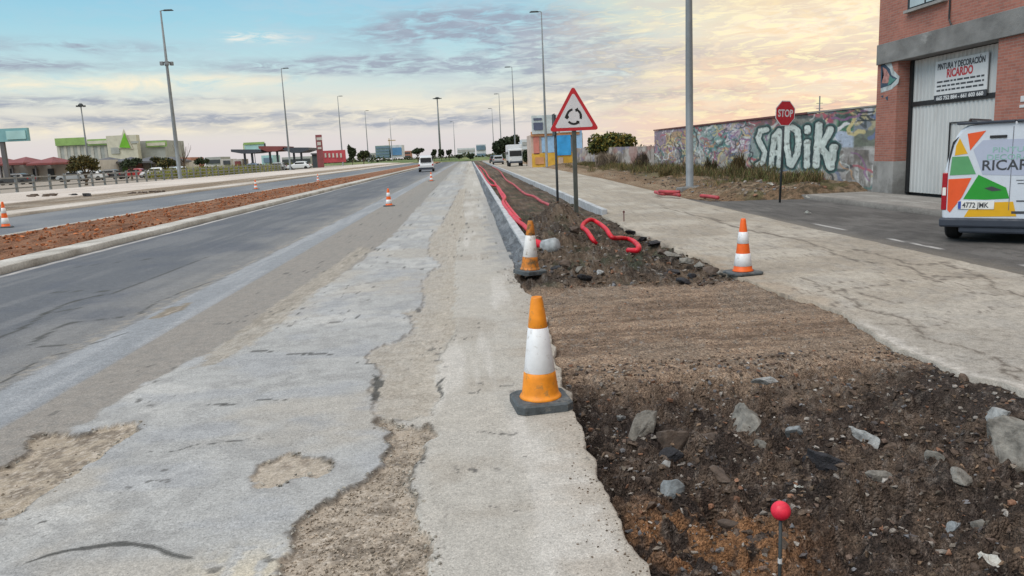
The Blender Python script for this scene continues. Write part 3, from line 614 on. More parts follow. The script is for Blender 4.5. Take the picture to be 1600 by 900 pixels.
    M('wall_coping', (.13, .045, .045), .8, var=.25, scale=3)
    def prt(name, bm, m):
        q = obj(name, bm, MATS[m], root); q.matrix_parent_inverse = Matrix.Translation(-root.location); return q
    bm = bmesh.new(); box(bm, 11.62, 11.85, ya+.01, yb-.01, -.2, 2.48); prt('wall_core', bm, 'wall_concrete')
    bm = bmesh.new()
    v = [bm.verts.new(p) for p in [(11.55, 26.2, 2.53), (11.9, 26.2, 2.53), (11.9, 48.35, 2.65), (11.55, 48.35, 2.65), (11.55, 26.2, 2.60), (11.9, 26.2, 2.60), (11.9, 48.35, 2.72), (11.55, 48.35, 2.72)]]
    for f in [(0, 3, 2, 1), (4, 5, 6, 7), (0, 1, 5, 4), (1, 2, 6, 5), (2, 3, 7, 6), (3, 0, 4, 7)]: bm.faces.new([v[i] for i in f])
    prt('coping', bm, 'wall_coping')
    bm = bmesh.new(); v = [bm.verts.new(p) for p in [(11.57, 21.72, 2.51), (11.9, 21.72, 2.51), (11.9, 26.2, 2.545), (11.57, 26.2, 2.545), (11.57, 21.72, 2.55), (11.9, 21.72, 2.55), (11.9, 26.2, 2.60), (11.57, 26.2, 2.60)]]
    for f in [(0, 3, 2, 1), (4, 5, 6, 7), (0, 1, 5, 4), (1, 2, 6, 5), (2, 3, 7, 6), (3, 0, 4, 7)]: bm.faces.new([v[i] for i in f])
    prt('cement_cap', bm, 'wall_concrete')
    # lower wall farther on
    ys = np.arange(48.4, 84, .1); zs = np.linspace(-.1, 1.72, 60); Yg, Zg = np.meshgrid(ys, zs, indexing='ij'); Zg = Zg*np.interp(Yg, [48, 84], [1.0, 1.12])
    A = Yg*.3; n = fbm(A*2, Zg*.6, 3, 4, 981); n2 = fbm(A, Zg, 2, 4, 991); c = np.zeros(Yg.shape+(3,)); c[:] = [.37, .33, .30]; c = mixc(c, [.20, .175, .155], sst(.45, .62, n)*.9); c = mixc(c, [.50, .47, .44], sst(.55, .68, n2)*.7)
    c = mixc(c, [.34, .14, .12], sst(.6, .7, fbm(A, Zg, 1.1, 3, 15))*.5); c = mixc(c, [.16, .18, .3], sst(.64, .72, fbm(A, Zg, 1.7, 3, 19))*.5)
    r2 = empty('low_wall', (11.6, 48.4, 0), 0, 'lower weathered grey wall streaked with dirt, beyond the tall graffiti wall', 'wall')
    o = gridmesh('wall_face', Yg*0+11.6+.02*(n-.5), Yg, Zg, c, MATS['painted_wall'], r2); o.matrix_parent_inverse = Matrix.Translation(-r2.location)
    bm = bmesh.new(); box(bm, 11.63, 11.85, 48.4, 84, -.2, 1.70); q = obj('wall_core', bm, MATS['wall_concrete'], r2); q.matrix_parent_inverse = Matrix.Translation(-r2.location)
graffiti_wall()
# ================================================================== brick building
MB('red_brick', (.36, .145, .105), (.27, .10, .075), (.27, .21, .18))
M('cast_concrete', (.20, .20, .195), .9, var=.2, scale=1.6, bump=.5, bscale=30, stain=((.33, .33, .32), 1.1, .58), stretch=(1, 1, 1.6))
M('plinth', (.28, .275, .265), .9, var=.2, scale=1.6, bump=.4, bscale=30, stain=((.17, .165, .155), 1.4, .52))
M('white_sheet', (.55, .57, .57), .5, .1, var=.05, scale=1.5, stain=((.43, .43, .42), .9, .58), stretch=(1, 1, .3))
M('dark_metal', (.03, .032, .035), .5, .4, var=.1); M('white_frame', (.6, .61, .62), .4, var=.04)
m = M('window_glass', (.42, .50, .53), .08, .0, var=.12, scale=1)
def building():
    root = empty('brick_building', (11.55, 21.66, 0), 0, 'red brick building with grey lintel band and tall white metal door', 'building')
    I = Matrix.Translation(-root.location)
    def P(name, bm, m, par=root):
        o = obj(name, bm, MATS[m], par)
        o.matrix_parent_inverse = I if par is root else Matrix(); 
        if par is not root: o.matrix_parent_inverse = (par.matrix_parent_inverse).inverted() @ par.matrix_parent_inverse
        return o
    bm = bmesh.new()
    box(bm, 11.55, 25, 20.62, 21.66, .98, 9.2)      # corner pier
    box(bm, 11.55, 25, -14, 16.66, .98, 9.2)        # right part
    box(bm, 11.55, 25, 16.66, 20.62, 4.16, 9.2)     # above the door
    P('brick_wall', bm, 'red_brick')
    bm = bmesh.new(); box(bm, 11.53, 25, 20.62, 21.68, -.1, .98); box(bm, 11.53, 25, -14, 16.66, -.1, .98); P('plinth', bm, 'plinth')
    bm = bmesh.new(); box(bm, 11.47, 11.98, 2.0, 21.60, 3.62, 4.16, .012); P('lintel', bm, 'cast_concrete')
    # ribbed door
    def ribbed(name, y0, y1, z0, z1, x, par=root, pitch=.16):
        bm = bmesh.new(); pts = []; y = y0
        while y < y1-.001:
            for dy, dx in ((0, 0), (.055, 0), (.075, -.022), (.135, -.022)):
                if y+dy < y1: pts.append((y+dy, dx))
            y += pitch
        pts.append((y1, 0)); a = [bm.verts.new((x+q[1], q[0], z0)) for q in pts]; b = [bm.verts.new((x+q[1], q[0], z1)) for q in pts]
        for i in range(len(pts)-1): bm.faces.new((a[i], a[i+1], b[i+1], b[i]))
        return P(name, bm, 'white_sheet', par)
    door = ribbed('door', 16.66, 20.60, .14, 2.42, 11.95)
    ribbed('upper_panel', 16.66, 20.60, 2.52, 3.60, 11.95)
    bm = bmesh.new(); box(bm, 11.90, 11.99, 16.66, 20.60, 2.41, 2.53); P('door_rail', bm, 'dark_metal')
    bm = bmesh.new(); box(bm, 11.88, 11.99, 20.50, 20.61, .12, 3.61); P('door_jamb', bm, 'dark_metal')
    bm = bmesh.new(); box(bm, 12.0, 12.05, 16.6, 20.7, -.1, 3.7); P('door_back', bm, 'dark_metal')
    # wicket door frame within the big door
    y1 = WX(1484, 193, 11.92)[0]; bm = bmesh.new(); zt = WX(1484, 193, 11.92)[1]
    box(bm, 11.905, 11.93, y1-.03, y1, .14, zt); box(bm, 11.905, 11.93, y1-1.0, y1, zt, zt+.03); box(bm, 11.905, 11.93, y1-1.03, y1-1.0, .14, zt+.03)
    P('wicket_frame', bm, 'dark_metal')
    # upstairs window
    yw0, zw = WX(1482, 8, 11.6)[0], WX(1440, 11, 11.6)[1]; yw1 = WX(1424, 8, 11.6)[0]
    bm = bmesh.new(); box(bm, 11.50, 11.545, yw0, yw1, zw, zw+1.3); w_ = P('window', bm, 'dark_metal')
    bm = bmesh.new(); box(bm, 11.49, 11.505, yw0+.04, (yw0+yw1)/2-.04, zw+.05, zw+1.24); box(bm, 11.49, 11.505, (yw0+yw1)/2+.04, yw1-.12, zw+.05, zw+1.24); P('pane', bm, 'window_glass', w_)
    bm = bmesh.new(); box(bm, 11.42, 11.54, yw0-.06, yw1+.06, zw-.07, zw-.003); P('window_sill', bm, 'plinth')
    # cable running down the wall
    bm = bmesh.new(); ps = [WX(x, y, 11.52) for x, y in [(1485, -60), (1484, 10), (1483, 30), (1489, 44)]]; tube(bm, smoothline([(11.52, a, b) for a, b in ps], .1), .02, 6); P('cable', bm, 'dark_metal')
    # spray-painted emblem on the corner pier
    def wp(px, py, X=11.545): a, b = WX(px, py, X); return (-(a-21.66), b)
    fr = frame((11.547, 21.66, 0), (0, -1, 0), (0, 0, 1))
    M('paint_pale', (.42, .47, .48), .8, var=.2, scale=8); M('paint_navy', (.04, .07, .11), .8, var=.2); M('paint_rose', (.40, .20, .18), .8, var=.3, scale=9); M('paint_teal', (.08, .22, .2), .8, var=.2)
    cr = lambda l: [wp(1300+a/4, b/4) for a, b in l]
    def pp(name, pts, m, lift):
        o = poly(name, pts, MATS[m], root, Matrix.Translation((-.003*lift, 0, 0)) @ fr, .002); o.matrix_parent_inverse = I
    pp('graffiti', cr([(306, 372), (330, 345), (350, 350), (372, 395), (385, 440), (422, 478), (414, 520), (370, 560), (304, 580)]), 'paint_pale', 0)
    pp('graffiti', cr([(306, 395), (330, 400), (362, 432), (372, 470), (408, 490), (370, 530), (304, 552)]), 'paint_navy', 1)
    pp('graffiti', cr([(318, 420), (340, 432), (352, 455), (375, 500), (345, 520), (312, 520), (325, 470)]), 'paint_rose', 2)
    pp('graffiti', cr([(362, 470), (380, 490), (404, 492), (376, 520), (350, 534)]), 'paint_teal', 3)
    pp('graffiti', cr([(304, 600), (322, 596), (318, 612)]), 'paint_navy', 1); pp('graffiti', cr([(334, 608), (350, 600), (348, 630), (338, 620)]), 'paint_navy', 1)
    # small white notice on the right pier
    y, z = WX(1598, 155, 11.54); bm = bmesh.new(); box(bm, 11.535, 11.549, y-.25, y+.06, z-.05, z+.07); box(bm, 11.535, 11.549, y-.25, y+.08, z-.17, z-.11); P('notice', bm, 'white_frame')
    # hanging trade sign
    sg = empty('trade_sign', (11.86, 18.6, 3.0), 0, 'white banner reading PINTURA Y DECORACIÓN RICARDO on the white metal door', 'sign')
    J = Matrix.Translation(-sg.location)
    ya, za = WX(1463, 97, 11.88); yb, zb = WX(1542, 144, 11.88); z0 = WX(1463, 157, 11.88)[1]; Wd = ya-yb; zt = za; Hh = zt-z0
    M('banner_white', (.66, .68, .69), .5, var=.04); M('ink_grey', (.05, .055, .065), .6, var=.05); M('ink_red', (.50, .05, .06), .6, var=.05)
    def Q(o): o.matrix_parent_inverse = J; return o
    bm = bmesh.new(); box(bm, 11.865, 11.885, yb, ya, z0+.13*Hh, zt); Q(obj('panel', bm, MATS['banner_white'], sg))
    bm = bmesh.new(); box(bm, 11.862, 11.885, yb, ya, z0-.02, z0+.125*Hh); Q(obj('number_strip', bm, MATS['ink_grey'], sg))
    fr = lambda u, v: frame((11.862, ya-u*Wd, z0+v*Hh), (0, -1, 0), (0, 0, 1))
    def T(s, u, v, size, m, wfrac, bold=.0):
        o = textmesh('lettering', s, size, MATS[m], sg, fr(u, v), .0015, sx=1, bold=bold); xs = [p.co.y for p in o.data.vertices]; k = wfrac*Wd/(max(xs)-min(xs)); y00 = ya-u*Wd
        for p in o.data.vertices: p.co.y = y00+(p.co.y-y00)*k
        Q(o)
    T('PINTURA Y DECORACIÓN', .05, .78, .20, 'ink_grey', .9, .006); T('RICARDO', .24, .56, .27, 'ink_red', .5, .010)
    T('665 752 884 - 661 603 660', .05, .00, .125, 'banner_white', .9, .004)
    bm = bmesh.new(); R = random.Random(2)
    for r_ in (.44, .33, .22):
        u = .05
        while u < .92:
            l = R.uniform(.04, .12); e = min(u+l, .95); box(bm, 11.8615, 11.864, ya-e*Wd, ya-u*Wd, z0+r_*Hh, z0+(r_+.045)*Hh); u = e+.02
    Q(obj('small_print', bm, MATS['ink_grey'], sg))
building()
# ================================================================== mural building far right
def mural():
    Y = 88.; root = empty('mural_building', (10, Y, 0), 0, 'building with blue, red and yellow mural under a white billboard, behind the triangular sign', 'building'); I = Matrix.Translation(-root.location)
    def pc(name, x0, y0, x1, y1, m, d, th=.1):
        a, b = WY(x0, y0, Y), WY(x1, y1, Y); bm = bmesh.new(); box(bm, min(a[0], b[0]), max(a[0], b[0]), Y-d-th, Y-d, min(a[1], b[1]), max(a[1], b[1])); o = obj(name, bm, MATS[m], root); o.matrix_parent_inverse = I
    for n, c in dict(mural_cream=(.52, .42, .36), mural_blue=(.04, .33, .72), mural_sky=(.30, .50, .75), mural_yellow=(.62, .38, .06), mural_red=(.52, .20, .17), mural_orange=(.55, .28, .14), board_white=(.50, .58, .62), board_dark=(.09, .11, .18)).items(): M(n, c, .8, var=.15, scale=1.2)
    pc('building_body', 829, 211, 912, 268, 'mural_cream', 0, -6)
    pc('painted_panel', 831, 240, 910, 262, 'mural_yellow', 0.02); pc('painted_panel', 868, 207, 892, 242, 'mural_blue', .14); pc('painted_panel', 893, 204, 910, 240, 'mural_sky', .02)
    pc('painted_panel', 833, 213, 843, 241, 'mural_red', .02); pc('painted_panel', 846, 215, 852, 238, 'mural_sky', .02); pc('painted_panel', 855, 212, 866, 238, 'mural_sky', .02); pc('painted_panel', 829, 206, 905, 210, 'mural_orange', .05, .2); pc('painted_panel', 836, 246, 850, 256, 'mural_orange', .14)
    pc('painted_panel', 872, 246, 880, 262, 'mural_cream', .14)
    pc('billboard', 830, 181, 872, 208, 'board_white', .1, .3); pc('billboard_picture', 833, 192, 848, 203, 'board_dark', .45, .03); pc('billboard_picture', 833, 185, 846, 188, 'board_dark', .45, .03)
    pc('billboard', 873, 178, 905, 206, 'board_white', .1, .3)
mural()
# ================================================================== cones
def sqbase(bm, s, z0, z1, cut=.07):
    pts = [(s, s-cut), (s-cut, s), (-s+cut, s), (-s, s-cut), (-s, -s+cut), (-s+cut, -s), (s-cut, -s), (s, -s+cut)]
    k = .93; a = [bm.verts.new((x, y, z0)) for x, y in pts]; b = [bm.verts.new((x, y, z1-.012)) for x, y in pts]; c = [bm.verts.new((x*k, y*k, z1)) for x, y in pts]
    for p, q in ((a, b), (b, c)):
        for i in range(8): bm.faces.new((p[i], p[(i+1) % 8], q[(i+1) % 8], q[i]))
    bm.faces.new(c); bm.faces.new(a[::-1])
def cone_big(name, label, group, mat, white, loc, rz=0, s=.185, squash=1):
    r = empty(name, loc, rz, label, 'traffic cone', group)
    bm = bmesh.new(); sqbase(bm, s, 0, .06, .045)
    for sx in (-1, 1):
        for sy in (-1, 1): box(bm, sx*s*.62-.03, sx*s*.62+.03, sy*s*.62-.03, sy*s*.62+.03, .05, .062)
    obj('base', bm, MATS['cone_rubber'], r)
    R = lambda z: .120+(.036-.120)*(z-.056)/(.73-.056)
    bm = bmesh.new(); pr = [(.137, .056), (.139, .066), (.131, .078), (.125, .082)]+[(R(z)+(.006 if z < .235 else 0), z) for z in (.10, .15, .2, .232)]+[(R(.24), .24), (R(.4), .4), (R(.53), .53), (R(.535)+.004, .535), (R(.6)+.003, .6), (R(.70)+.002, .70), (R(.72)-.001, .722), (.034, .73), (.026, .73), (.026, .60)]
    lathe(bm, pr, 32); obj('body', bm, MATS[mat], r, True)
    bm = bmesh.new(); lathe(bm, [(R(.236)+.0035, .236), (R(.238)+.005, .238), (R(.38)+.005, .38), (R(.528)+.005, .528), (R(.53)+.003, .530)], 32, cap=False); obj('white_band', bm, MATS[white], r, True)
    return r
def cone_two(name, label, group, loc, rz=0, h=.70, s=.2, k=1.):
    r = empty(name, loc, rz, label, 'traffic cone', group)
    bm = bmesh.new(); sqbase(bm, s, 0, .03, .05); obj('base', bm, MATS['cone_rubber'], r)
    R = lambda z: .118+(.030-.118)*(z-.03)/(h-.03)
    bm = bmesh.new(); lathe(bm, [(.13, .031), (.13, .04), (R(.05)+.003, .05)]+[(R(q*h), q*h) for q in (.2, .5, .8, .97)]+[(.026, h), (.02, h), (.02, h-.1)], 28); obj('body', bm, MATS['cone_orange'], r, True)
    for a, b in ((.14, .37), (.55, .76)):
        bm = bmesh.new(); lathe(bm, [(R(a*h)+.001, a*h), (R(a*h)+.004, a*h+.002), (R(b*h)+.004, b*h-.002), (R(b*h)+.001, b*h)], 28, cap=False); obj('white_band', bm, MATS['cone_white'], r, True)
    return r
x, y = G(848, 643); cone_big('traffic_cone', 'largest, nearest cone, yellow-orange with one wide white band and thick grey base', 'traffic cones around the works', 'cone_yellow', 'cone_white', (x, y-.02+.15, .002), .12)
x, y = G(829, 430); c2 = cone_big('traffic_cone', 'dirty scuffed orange cone at the near end of the new grey kerb', 'traffic cones around the works', 'cone_dirty', 'cone_white_dirty', (x, y+.1, .01), .5); c2.rotation_euler = (.03, .04, .5)
x, y = G(1165, 430); cone_two('traffic_cone', 'clean orange cone with two white bands at the edge of the right-hand road', 'traffic cones around the works', (x, y+.1, .012), .25)
for (px, py, z, lab) in [(608, 322, 0, 'small orange and white cone standing on the dark lane, middle distance'), (674, 283, 0, 'tiny distant cone behind the white van on the road'), (10, 354, 0, 'orange cone at the left edge on the opposite carriageway'), (400, 296, .05, 'small faded cone on the opposite carriageway beyond the bark strip'), (497, 283, .05, 'very distant dark cone on the opposite carriageway')]:
    x, y = G(px, py, z); 
    if px == 10: x, y = G(px, 358, .02)
    cone_two('traffic_cone', lab, 'traffic cones around the works', (x, y, float(tz(x))+.004), random.uniform(0, 1), h=.62 if px != 10 else .8)
# ================================================================== survey stake with red ball
def stake():
    x, y = 1.17, 2.72; X_, Z_b = WY(1220, 798, y); z0 = -.17
    r = empty('survey_stake', (X_, y, z0), 0, 'thin dark metal stake topped with a round red plastic ball, in the dug soil', 'stake')
    bm = bmesh.new(); tube(bm, [(.004, 0, -.15), (0, 0, .1), (0, 0, Z_b-z0)], .0068, 10); obj('rod', bm, MATS['dark_post'], r, True)
    bm = bmesh.new(); bmesh.ops.create_uvsphere(bm, u_segments=28, v_segments=18, radius=.0375); bmesh.ops.translate(bm, vec=(0, 0, Z_b-z0), verts=bm.verts); o = obj('ball', bm, M('ball_red', (.72, .02, .055), .45, var=.14, scale=30, bump=.15, bscale=120), r, True)
    bm = bmesh.new(); z = WY(1220, 876, y)[1]-z0; lathe(bm, [(.0085, z-.010), (.0085, z+.010)], 10); obj('white_tape', bm, MATS['white_frame'], r)
stake()
# ================================================================== road signs
def roundabout_sign():
    x, y = G(901, 345); z0 = float(soil_z(x, y)); r = empty('warning_sign', (x, y, z0), 0, 'triangular red and white roundabout warning sign on a dark metal post', 'road sign')
    bm = bmesh.new(); box(bm, -.05, .05, -.03, .03, -.3, WY(901, 200, y)[1]-z0+.35, .006); obj('post', bm, MATS['olive_post'], r)
    zb = WY(901, 202, y)[1]-z0; zt = WY(899, 138, y)[1]-z0; h = zt-zb; s = h*1.155
    def tri(sc, n=5):          # rounded triangle about its centroid
        cz = h/3; rad = .045; P = []; V_ = [(0, h-cz), (-s/2, -cz), (s/2, -cz)]; k = sc
        for i, (a, b) in enumerate(V_):
            q = math.hypot(a, b); ca, cb = a*(1-rad*2/q), b*(1-rad*2/q); a0 = math.atan2(b, a)
            for j in range(n+1):
                t = a0-math.pi/3+2*math.pi/3*j/n; P.append(((ca+rad*math.cos(t))*k, (cb+rad*math.sin(t))*k))
        return P
    fr = frame((0, -.035, zb+h/3), (1, 0, 0), (0, 0, 1))          # faces -Y
    poly('back_plate', tri(1.1), MATS['galvanised'], r, fr, .010)
    f2 = frame((0, -.0455, zb+h/3), (1, 0, 0), (0, 0, 1)); poly('red_border', tri(1.1), MATS['sign_red'], r, f2, .003)
    f3 = frame((0, -.049, zb+h/3), (1, 0, 0), (0, 0, 1)); poly('white_field', tri(.86), MATS['sign_white'], r, f3, .002)
    f4 = frame((0, -.0515, zb+h/3-.02), (1, 0, 0), (0, 0, 1)); R0, R1 = .142, .192
    for k in range(3):
        a0 = math.radians(100+120*k); a1 = a0+math.radians(84); P = []; n = 12
        outer = [(R1*math.cos(a0+(a1-a0)*i/n), R1*math.sin(a0+(a1-a0)*i/n)) for i in range(n+1)]; inner = [(R0*math.cos(a0+(a1-a0)*i/n), R0*math.sin(a0+(a1-a0)*i/n)) for i in range(n, -1, -1)]
        tip = [((R1+.03)*math.cos(a1), (R1+.03)*math.sin(a1)), ((R0+R1)/2*math.cos(a1+.28), (R0+R1)/2*math.sin(a1+.28)), ((R0-.03)*math.cos(a1), (R0-.03)*math.sin(a1))]
        poly('curved_arrow', outer+tip+inner, MATS['black_paint'], r, f4, .002)
    r.rotation_euler = (0, 0, .03)
roundabout_sign()
def thin_sign():
    x, y = G(872, 330); z0 = float(soil_z(x, y)); r = empty('edge_on_sign', (x, y, z0), 0, 'thin dark post carrying a narrow panel seen edge-on, just left of the triangular sign', 'road sign')
    zt = WY(868, 178, y)[1]-z0; bm = bmesh.new(); tube(bm, [(0, 0, -.3), (0, 0, 1), (-.005, 0, zt-.02)], .035, 8); obj('post', bm, MATS['dark_post'], r, True)
    bm = bmesh.new(); box(bm, -.055, -.037, -.3, .3, zt-.58, zt, .004); obj('panel', bm, MATS['dark_post'], r)
thin_sign()
def stop_sign():
    x, y = G(1219, 299, .3); r = empty('stop_sign', (x, y, .18), 0, 'red octagonal STOP sign on a thin dark pole in front of the graffiti wall', 'road sign')
    zc = WY(1227, 177, y)[1]-.18; bm = bmesh.new(); tube(bm, [(0, 0, -.2), (0, 0, zc+.22)], .032, 8); obj('post', bm, MATS['dark_post'], r, True)
    n = Vector((.35, -.94, 0)).normalized(); ex = Vector((-n.y, n.x, 0)); 
    R = .36; oc = lambda k: [(R*k*math.cos(math.radians(22.5+45*i)), R*k*math.sin(math.radians(22.5+45*i))) for i in range(8)]
    f = lambda d: frame(tuple(n*d+Vector((0, 0, zc))), tuple(ex), (0, 0, 1))
    poly('back_plate', oc(1), MATS['sign_white'], r, f(.036), .008); poly('red_face', oc(.93), MATS['sign_red'], r, f(.045), .003)
    o = textmesh('lettering', 'STOP', .27, MATS['sign_white'], r, f(.0495) @ Matrix.Translation((0, -.09, 0)), .001, 'CENTER', .80, .006)
    r.rotation_euler = (0, .035, 0)
stop_sign()
# ================================================================== lamps
def lamp(h=16.8, side=-1, name='street_lamp', floods=None, rb=.135):
    r = empty(name); bm = bmesh.new(); lathe(bm, [(rb+.03, 0), (rb+.03, .05), (rb, .06), (rb*.97, h*.25), (rb*.72, h*.62), (rb*.40, h)], 14); obj('pole', bm, MATS['lamp_grey'], r, True)
    bm = bmesh.new(); tube(bm, [(0, 0, h-.05), (side*.12, 0, h+.02), (side*.45, 0, h+.05)], .045, 8); obj('arm', bm, MATS['lamp_grey'], r, True)
    bm = bmesh.new(); box(bm, -.5, .5, -.16, .16, -.07, .07, .05)
    for v in bm.verts:
        if v.co.z > 0: v.co.x *= .8; v.co.y *= .7
    bmesh.ops.translate(bm, vec=(side*.75, 0, h+.03), verts=bm.verts); obj('lamp_head', bm, MATS['dark_post'], r)
    if floods:
        bm = bmesh.new(); lathe(bm, [(.34, floods), (.38, floods+.05), (.34, floods+.1)], 16)
        for k in range(4):
            a = k*math.pi/2+.4; box(bm, .45*math.cos(a)-.16, .45*math.cos(a)+.16, .45*math.sin(a)-.16, .45*math.sin(a)+.16, floods-.25, floods+.12, .03)
        obj('floodlight_ring', bm, MATS['lamp_grey'], r)
    return r
gr = 'street lamps along the right-hand road'
labs = ['thick grey lamp post rising out of the frame beside the graffiti wall', 'tall lamp post with arm to the left, rising behind the triangular sign', 'second lamp post left of the triangular sign, before the dark trees', 'third lamp post back along the right side, at the left of the dark trees', 'faint lamp post farthest back on the right side']
p = lamp(16.1); 
for i, (yy, lab) in enumerate(zip((27.5, 84, 135, 193, 252), labs)):
    o = p if i == 0 else copy_tree(p); o.location = (7.87 if i == 0 else 8.35 if i == 1 else 8.05, yy, .05); tag(o, lab, 'street lamp', gr)
p = lamp(16.6, 1, floods=11.6, rb=.2); p.location = (-29.8, 81.6, .55); tag(p, 'tall grey lamp post with a ring of floodlights partway up, left of the road', 'street lamp', 'street lamps along the opposite carriageway')
p = lamp(16.6, 1, rb=.16)
labs = ['lamp post beside the dark filling-station canopy, left of the red sign tower', 'lamp post to the right of the red sign wall', 'slim distant lamp post between cypress and far blocks', 'tiny far lamp post above the teal and blue blocks']
for i, (yy, xx, lab) in enumerate(zip((133, 193, 253, 312), (-30.2, -31, -32.4, -30.5), labs)):
    o = p if i == 0 else copy_tree(p); o.location = (xx, yy, .55); tag(o, lab, 'street lamp', 'street lamps along the opposite carriageway')
p = lamp(12, 1, rb=.2); p.location = (-31.2+.9, 50.5, .5); tag(p, 'grey lamp post cut off by the left edge of the photo', 'street lamp', 'street lamps along the opposite carriageway')
p = lamp(13, -1, rb=.12); x, _ = WY(711, 240, 270); p.location = (x, 270, .3); tag(p, 'tiny lamp post to the right of the tall multi-head mast', 'street lamp')
def mast(px, pyt, Y, z0, rb, label):
    x, zt = WY(px, pyt, Y); r = empty('light_mast', (x, Y, z0), 0, label, 'light mast'); h = zt-z0
    bm = bmesh.new(); lathe(bm, [(rb, 0), (rb*.8, h*.5), (rb*.5, h)], 12); obj('pole', bm, MATS['lamp_grey'], r, True)
    bm = bmesh.new(); w = Y/100; lathe(bm, [(w*.25, h-.15), (w*.3, h), (w*.15, h+.3)], 12); obj('crown_ring', bm, MATS['dark_post'], r)
    for k in range(6):
        a = k*math.pi/3; bm = bmesh.new(); cx, cy = w*.42*math.cos(a), w*.42*math.sin(a); box(bm, cx-.14*w, cx+.14*w, cy-.12*w, cy+.12*w, h-.35, h-.1, .03); obj('floodlight', bm, MATS['dark_post'], r)
mast(683, 153, 300, .4, .42, 'tall mast with a crown of floodlights in the middle of the roundabout'); mast(126, 164, 160, .55, .2, 'mast with a wide dark lamp head above the retail park at the left')
# ================================================================== railing
def railing():
    r = empty('metal_railing', (-31, 50, .52), 0, 'long grey metal railing along the far pavement on the left', 'railing'); X = -31.; I = Matrix.Translation(-r.location)
    ys = np.arange(44, 134, 2.15)
    M('rail_grey', (.24, .25, .26), .55, .3, var=.15, scale=3)
    for i, y in enumerate(ys):
        bm = bmesh.new(); z = float(tz(X)); box(bm, X-.06, X+.06, y-.09, y+.09, z-.05, z+1.12); o = obj('post', bm, MATS['lamp_grey'], r); o.matrix_parent_inverse = I
    for zz in (.28, .62, .98):
        bm = bmesh.new(); box(bm, X-.04, X+.04, ys[0], ys[-1], tz(X)+zz-.045, tz(X)+zz+.045); o = obj('rail', bm, MATS['rail_grey'], r); o.matrix_parent_inverse = I
railing()
